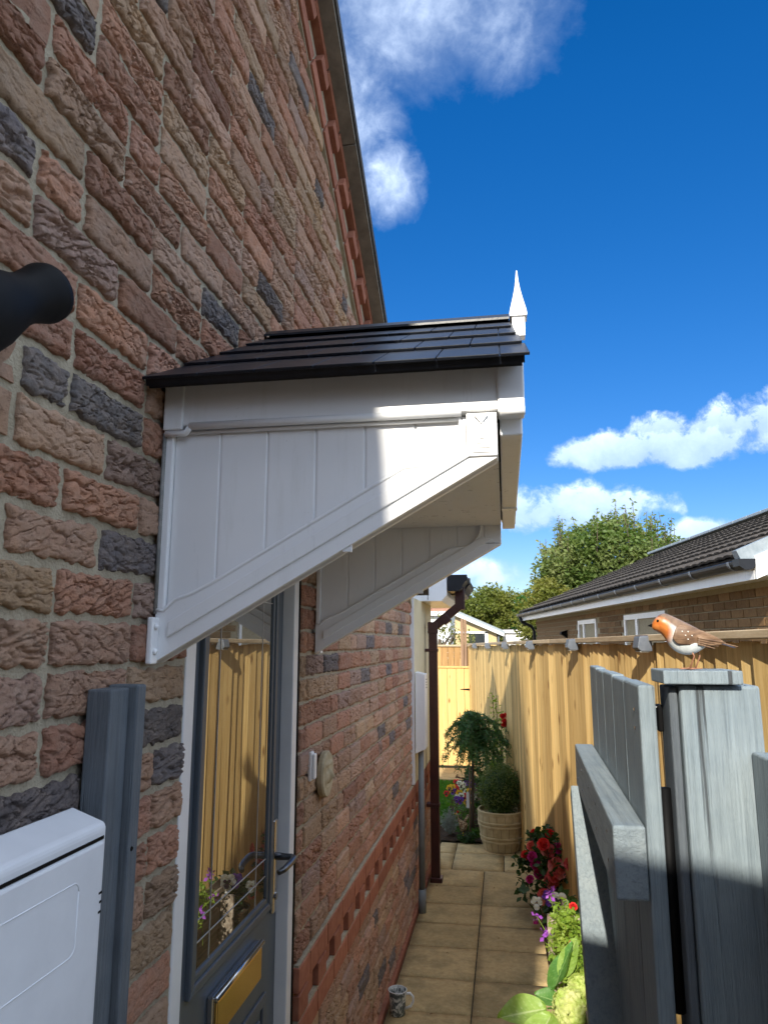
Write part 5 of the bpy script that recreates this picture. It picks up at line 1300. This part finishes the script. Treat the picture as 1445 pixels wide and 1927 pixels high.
M['dark_glass'] = simple('dark_window_glass', (.03, .035, .04), (.04, .045, .05), 5, .05, .8)
def nwin(a0, a1, z0, z1, split):
    w = part('window', nbox(a0 + .05, a1 - .05, .335, .345, z0 + .05, z1 - .05), M['dark_glass'], nb)
    t = .06
    for (p0, p1, q0, q1) in ((a0, a1, z0, z0 + t), (a0, a1, z1 - t, z1), (a0, a0 + t, z0 + t, z1 - t), (a1 - t, a1, z0 + t, z1 - t), (split, split + .075, z0 + t, z1 - t)):
        part('frame', nbox(p0, p1, .288, .34, q0, q1), M['upvc'], w)
nwin(*W1, 3.48); nwin(*W2, 6.05)
sg = .0
part('soffit', nbox(.0, 10.35, .05, .34, 2.195, 2.21), M['upvc'], nb); part('fascia', nbox(.0, 10.35, .03, .05, 2.17, 2.33), M['upvc'], nb)
g_ = MB(); hp_ = [(.028 - .055 + .055 * math.cos(R(a)), 2.30 + .055 * math.sin(R(a))) for a in range(180, 361, 20)]
ring = [(o_, z_) for (o_, z_) in hp_] + [(o_ * .9 - .003, z_ + .006) for (o_, z_) in reversed(hp_)]
g_.prism(ring, lambda o_, z_: NB(.02, o_, z_), lambda o_, z_: NB(10.4, o_, z_)); gu = part('gutter', g_, M['gutter'], nb)
k = .15
while k < 10.4:
    part('bracket', MB().prism([(o_ * 1.08 + .002, z_ - .004 if z_ < 2.29 else z_) for (o_, z_) in ring], lambda o_, z_: NB(k - .015, o_, z_), lambda o_, z_: NB(k + .015, o_, z_)), M['lamp_grey'], gu); k += .72
part('gutter_end', MB().prism([(-.09, 2.31), (-.085, 2.26), (-.05, 2.235), (0, 2.235), (.028, 2.26), (.03, 2.31)], lambda o_, z_: NB(-.04, o_, z_), lambda o_, z_: NB(.06, o_, z_)), M['gutter'], gu)
dpp = MB().tube([NB(10.3, -.02, 2.25), NB(10.3, .02, 2.15), NB(10.3, .22, 2.05), NB(10.3, .27, 1.95), NB(10.3, .27, 0)], .034, 10); part('downpipe', dpp, M['gutter'], nb, smooth=True)
# roof
pit = math.atan2(1.2, 2.85); SL = 3.16
def NR(al, s, h): return NE + ND * al + NP * (-.02 + math.cos(pit) * s - math.sin(pit) * h) + Z3 * (2.335 + math.sin(pit) * s + math.cos(pit) * h)
dk = MB(); dk.add([NR(0, 0, -.03), NR(10.45, 0, -.03), NR(10.45, SL, -.03), NR(0, SL, -.03), NR(0, 0, 0), NR(10.45, 0, 0), NR(10.45, SL, 0), NR(0, SL, 0)], [(0, 3, 2, 1), (4, 5, 6, 7), (0, 1, 5, 4), (1, 2, 6, 5), (2, 3, 7, 6), (3, 0, 4, 7)])
M['nb_tile'] = simple('mossy_concrete_tile', (.045, .038, .032), (.105, .088, .072), 26, .92, .15, bump=.8, bscale=60, bdist=.01, rnd=.15)
nroof = part('roof', dk, M['nb_tile'], nb)
tm = MB(); O0 = NR(0, 0, 0); e_al = ND; e_s = (NR(0, 1, 0) - NR(0, 0, 0)); e_h = (NR(0, 0, 1) - NR(0, 0, 0)); wt_, gt2 = .30, .345
sec = [(-.15, 0), (-.12, .008), (-.075, .011), (-.03, .008), (-.01, .002), (.02, .001), (.05, .007), (.085, .010), (.125, .008), (.149, .001)]
vs = []; 
for (s_, lift) in ((-.03, .030), (.35, .004)):
    for (a_, h_) in sec: vs.append(e_al * a_ + e_s * s_ + e_h * (h_ + lift))
    for (a_, h_) in sec: vs.append(e_al * a_ + e_s * s_ + e_h * (h_ + lift - .018))
n = len(sec); fs = []
for i in range(n - 1): fs += [(i, i + 1, 2 * n + i + 1, 2 * n + i), (i, n + i, n + i + 1, i + 1)]
tm.add(vs, fs); tme = tm.mesh('roof_tile', M['nb_tile'])
for rw in range(9):
    a = .16
    while a < 10.4:
        if rw * 34 < 300: inst('roof_tile', tme, NR(a, rw * gt2 + .02, 0), nroof)
        a += wt_ + .004
M['lead_flash'] = simple('lead_ridge', (.22, .26, .29), (.30, .34, .37), 20, .5, .4)
yk = 0
while yk < 10.4:
    e = min(yk + .45, 10.45); part('ridge_tile', MB().bar(NR(yk + .004, SL + .01, .05), NR(e - .004, SL + .01, .05), .2, .05), M['lead_flash'], nroof, bevel=.01); yk += .45
vg = MB(); vg.add([NR(-.02, -.05, .06), NR(.06, -.05, .06), NR(.06, SL, .06), NR(-.02, SL, .06), NR(-.02, -.05, -.06), NR(.06, -.05, -.06), NR(.06, SL, -.06), NR(-.02, SL, -.06)], [(0, 3, 2, 1), (4, 5, 6, 7), (0, 1, 5, 4), (1, 2, 6, 5), (2, 3, 7, 6), (3, 0, 4, 7)])
part('verge_trim', vg, M['lead_flash'], nroof)
bgm = MB().prism([(.03, 2.17), (2.9, 2.17 + 1.2), (2.9, 2.33 + 1.2), (.03, 2.33)], lambda o_, z_: NB(-.035, o_, z_), lambda o_, z_: NB(-.012, o_, z_)); part('barge_board', bgm, M['upvc'], nb)
gbw = MB().prism([(.31, 2.2), (5.4, 2.2), (2.86, 3.35)], lambda o_, z_: NB(.12, o_, z_), lambda o_, z_: NB(10.2, o_, z_)); part('gable_wall', gbw, M['nb_brick'], nb)
bs = MB(); bs.add([NR(0, SL, 0), NR(10.45, SL, 0), NR(10.45, SL, 0) + NP * 2.9 - Z3 * 1.2, NR(0, SL, 0) + NP * 2.9 - Z3 * 1.2], [(0, 1, 2, 3)]); part('far_slope', bs, M['nb_tile'], nroof)
part('wall_lamp', MB().prism([(.31, 1.93), (.20, 1.90), (.19, 1.86), (.24, 1.84), (.29, 1.80), (.31, 1.80)], lambda o_, z_: NB(7.25, o_, z_), lambda o_, z_: NB(7.37, o_, z_)), M['black'], nb)

# yellow bungalow and white garage far behind
yb_ = empty('yellow_bungalow', (-1.5, 24, 0), 'yellow brick bungalow gable with white bargeboard behind the garden gate', 'house')
M['yel_brick'] = simple('yellow_brick', (.50, .38, .20), (.60, .47, .27), 9, .9, .2, bump=.3, rnd=0, stretch=(1, 1, 3))
part('wall', MB().prism([(-6, 0), (.36, 0), (.36, 2.02), (-2.4, 3.22), (-6, 1.9)], lambda x, z: (x, 24, z), lambda x, z: (x, 32, z)), M['yel_brick'], yb_)
rfy = part('roof', MB().prism([(.62, 1.985), (-2.4, 3.30), (-2.4, 3.40), (.62, 2.08)], lambda x, z: (x, 23.8, z), lambda x, z: (x, 32, z)), M['lead_flash'], yb_)
part('barge_board', MB().prism([(.60, 1.90), (-2.4, 3.20), (-2.4, 3.31), (.60, 2.0)], lambda x, z: (x, 23.76, z), lambda x, z: (x, 23.79, z)), M['upvc'], yb_)
wy = part('window', MB().box(-.55, .05, 23.97, 23.995, 1.2, 2.0), M['dark_glass'], yb_); part('frame', MB().box(-.02, .08, 23.95, 23.99, 1.2, 2.05), M['upvc'], wy); part('frame', MB().box(-1.5, .08, 23.95, 23.99, 2.0, 2.06), M['upvc'], wy)
part('downpipe', MB().tube([(.58, 23.9, 2.0), (.42, 23.95, 1.9), (.42, 23.95, 0)], .035, 8), M['lamp_grey'], yb_)
ga = empty('white_garage', (1, 24.5, 0), 'low white flat-roofed garage right of the yellow bungalow', 'garage')
part('wall', MB().box(.56, 1.85, 24.6, 29, 0, 2.02), M['upvc'], ga); part('roof_edge', MB().box(.50, 1.92, 24.5, 29.1, 2.02, 2.12), M['upvc'], ga); part('garage_door', MB().box(.72, 1.7, 24.57, 24.6, 0, 1.86), M['white_paint'], ga); part('roof_felt', MB().box(.52, 1.90, 24.55, 29, 2.12, 2.15), M['gutter'], ga)
pt_ = empty('red_roof_house', (-1.6, 20, 0), 'sliver of pinkish pantile roof just right of the house eaves', 'house')
M['pantile'] = simple('pink_pantile', (.36, .19, .14), (.46, .27, .20), 8, .85, .2)
prm = MB()
for k in range(9): prm.tube([(-1.75 + .125 * k, 18.0, 2.52), (-2.0 + .125 * k, 19.5, 2.95)], .075, 10)
part('roof_tiles', prm, M['pantile'], pt_); part('wall', MB().box(-2.6, -.72, 18.1, 20, 0, 2.46), M['upvc'], pt_); part('fascia', MB().box(-2.6, -.66, 17.95, 18.0, 2.38, 2.48), M['upvc'], pt_)

# ------------------------------------------------------------------ trees beyond
def tree(name, label, base, h, crown_c, crown_r, nc, per, cr, leaf, mat_, seed, shoots=0, grp='trees beyond the gardens', cat='tree'):
    t = empty(name, base, label, cat, grp); rg = random.Random(seed); b = Vector(base)
    pts = clumps(rg, crown_c, crown_r, nc, per, cr, .25); mb = MB(); leafcloud(mb, pts, leaf, rg, asp=.6)
    lim = MB(); top = Vector((crown_c[0], crown_c[1], crown_c[2] + crown_r[2] * .3)); lim.tube([b, b.lerp(top, .5) + Vector((.1, 0, 0)), top], [.16, .11, .03], 8)
    for k in range(14):
        q = blob(rg, crown_c, [x * .85 for x in crown_r], .5); s_ = b.lerp(top, rg.uniform(.3, .8)); lim.tube([s_, s_.lerp(q, .5) + Vector((0, 0, .12)), q], [.05, .03, .01], 6)
    if shoots:
        sm = MB()
        for k in range(shoots):
            a = rg.uniform(0, 6.28); rr_ = math.sqrt(rg.random()) * .95; x = crown_c[0] + crown_r[0] * rr_ * math.cos(a); y = crown_c[1] + crown_r[1] * rr_ * math.sin(a); z = crown_c[2] + crown_r[2] * math.sqrt(max(0, 1 - rr_ ** 2)) * .85
            l = rg.uniform(.45, 1.0); tip = Vector((x + rg.uniform(-.15, .15), y, z + l)); lim.tube([(x, y, z - .2), tip], [.018, .006], 5)
            leafcloud(mb, [Vector((x, y, z)).lerp(tip, rg.uniform(-.2, 1)) + Vector((rg.uniform(-.05, .05), rg.uniform(-.05, .05), 0)) for _ in range(int(36 * l))], leaf * .95, rg, asp=.5)
    part('crown', mb, mat_, t); part('trunk', lim, M['bark'], t, smooth=True)
tree('bushy_tree', 'large bushy tree with upright shoots rising behind the bungalow roof', (3.7, 21, 0), 5, (3.75, 21, 3.2), (2.15, 1.7, 1.85), 330, 165, .40, .125, M['tree_c'], 71, 60)
tree('broadleaf_tree', 'rounded olive-green tree right behind the yellow bungalow', (.1, 34, 0), 4, (.15, 34, 2.6), (1.75, 1.5, 1.75), 190, 110, .45, .15, M['tree_a'], 72)
tree('conifer_tree', 'deep green pointed conifer between olive tree and large bushy tree', (1.75, 33, 0), 4, (1.75, 33, 2.2), (.75, .8, 1.75), 130, 100, .34, .13, M['tree_b'], 73)
tree('broadleaf_tree', 'yellow-green lower tree just left of the bungalow downpipe', (1.75, 19.5, 0), 3, (1.75, 19.5, 2.15), (.75, .7, 1.15), 110, 100, .3, .10, M['tree_a'], 74)
tree('garden_shrub', 'leafy young shrub in front of the yellow bungalow gable', (-.75, 14.0, 0), 2, (-.62, 14, 1.6), (.62, .4, .62), 46, 46, .17, .055, M['tree_a'], 75, grp=None, cat='shrub')
tree('broadleaf_tree', 'dark green tree seen above the white garage', (3.0, 30, 0), 3, (3.0, 30, 2.0), (1.3, 1.0, 1.5), 130, 100, .42, .13, M['tree_b'], 76)
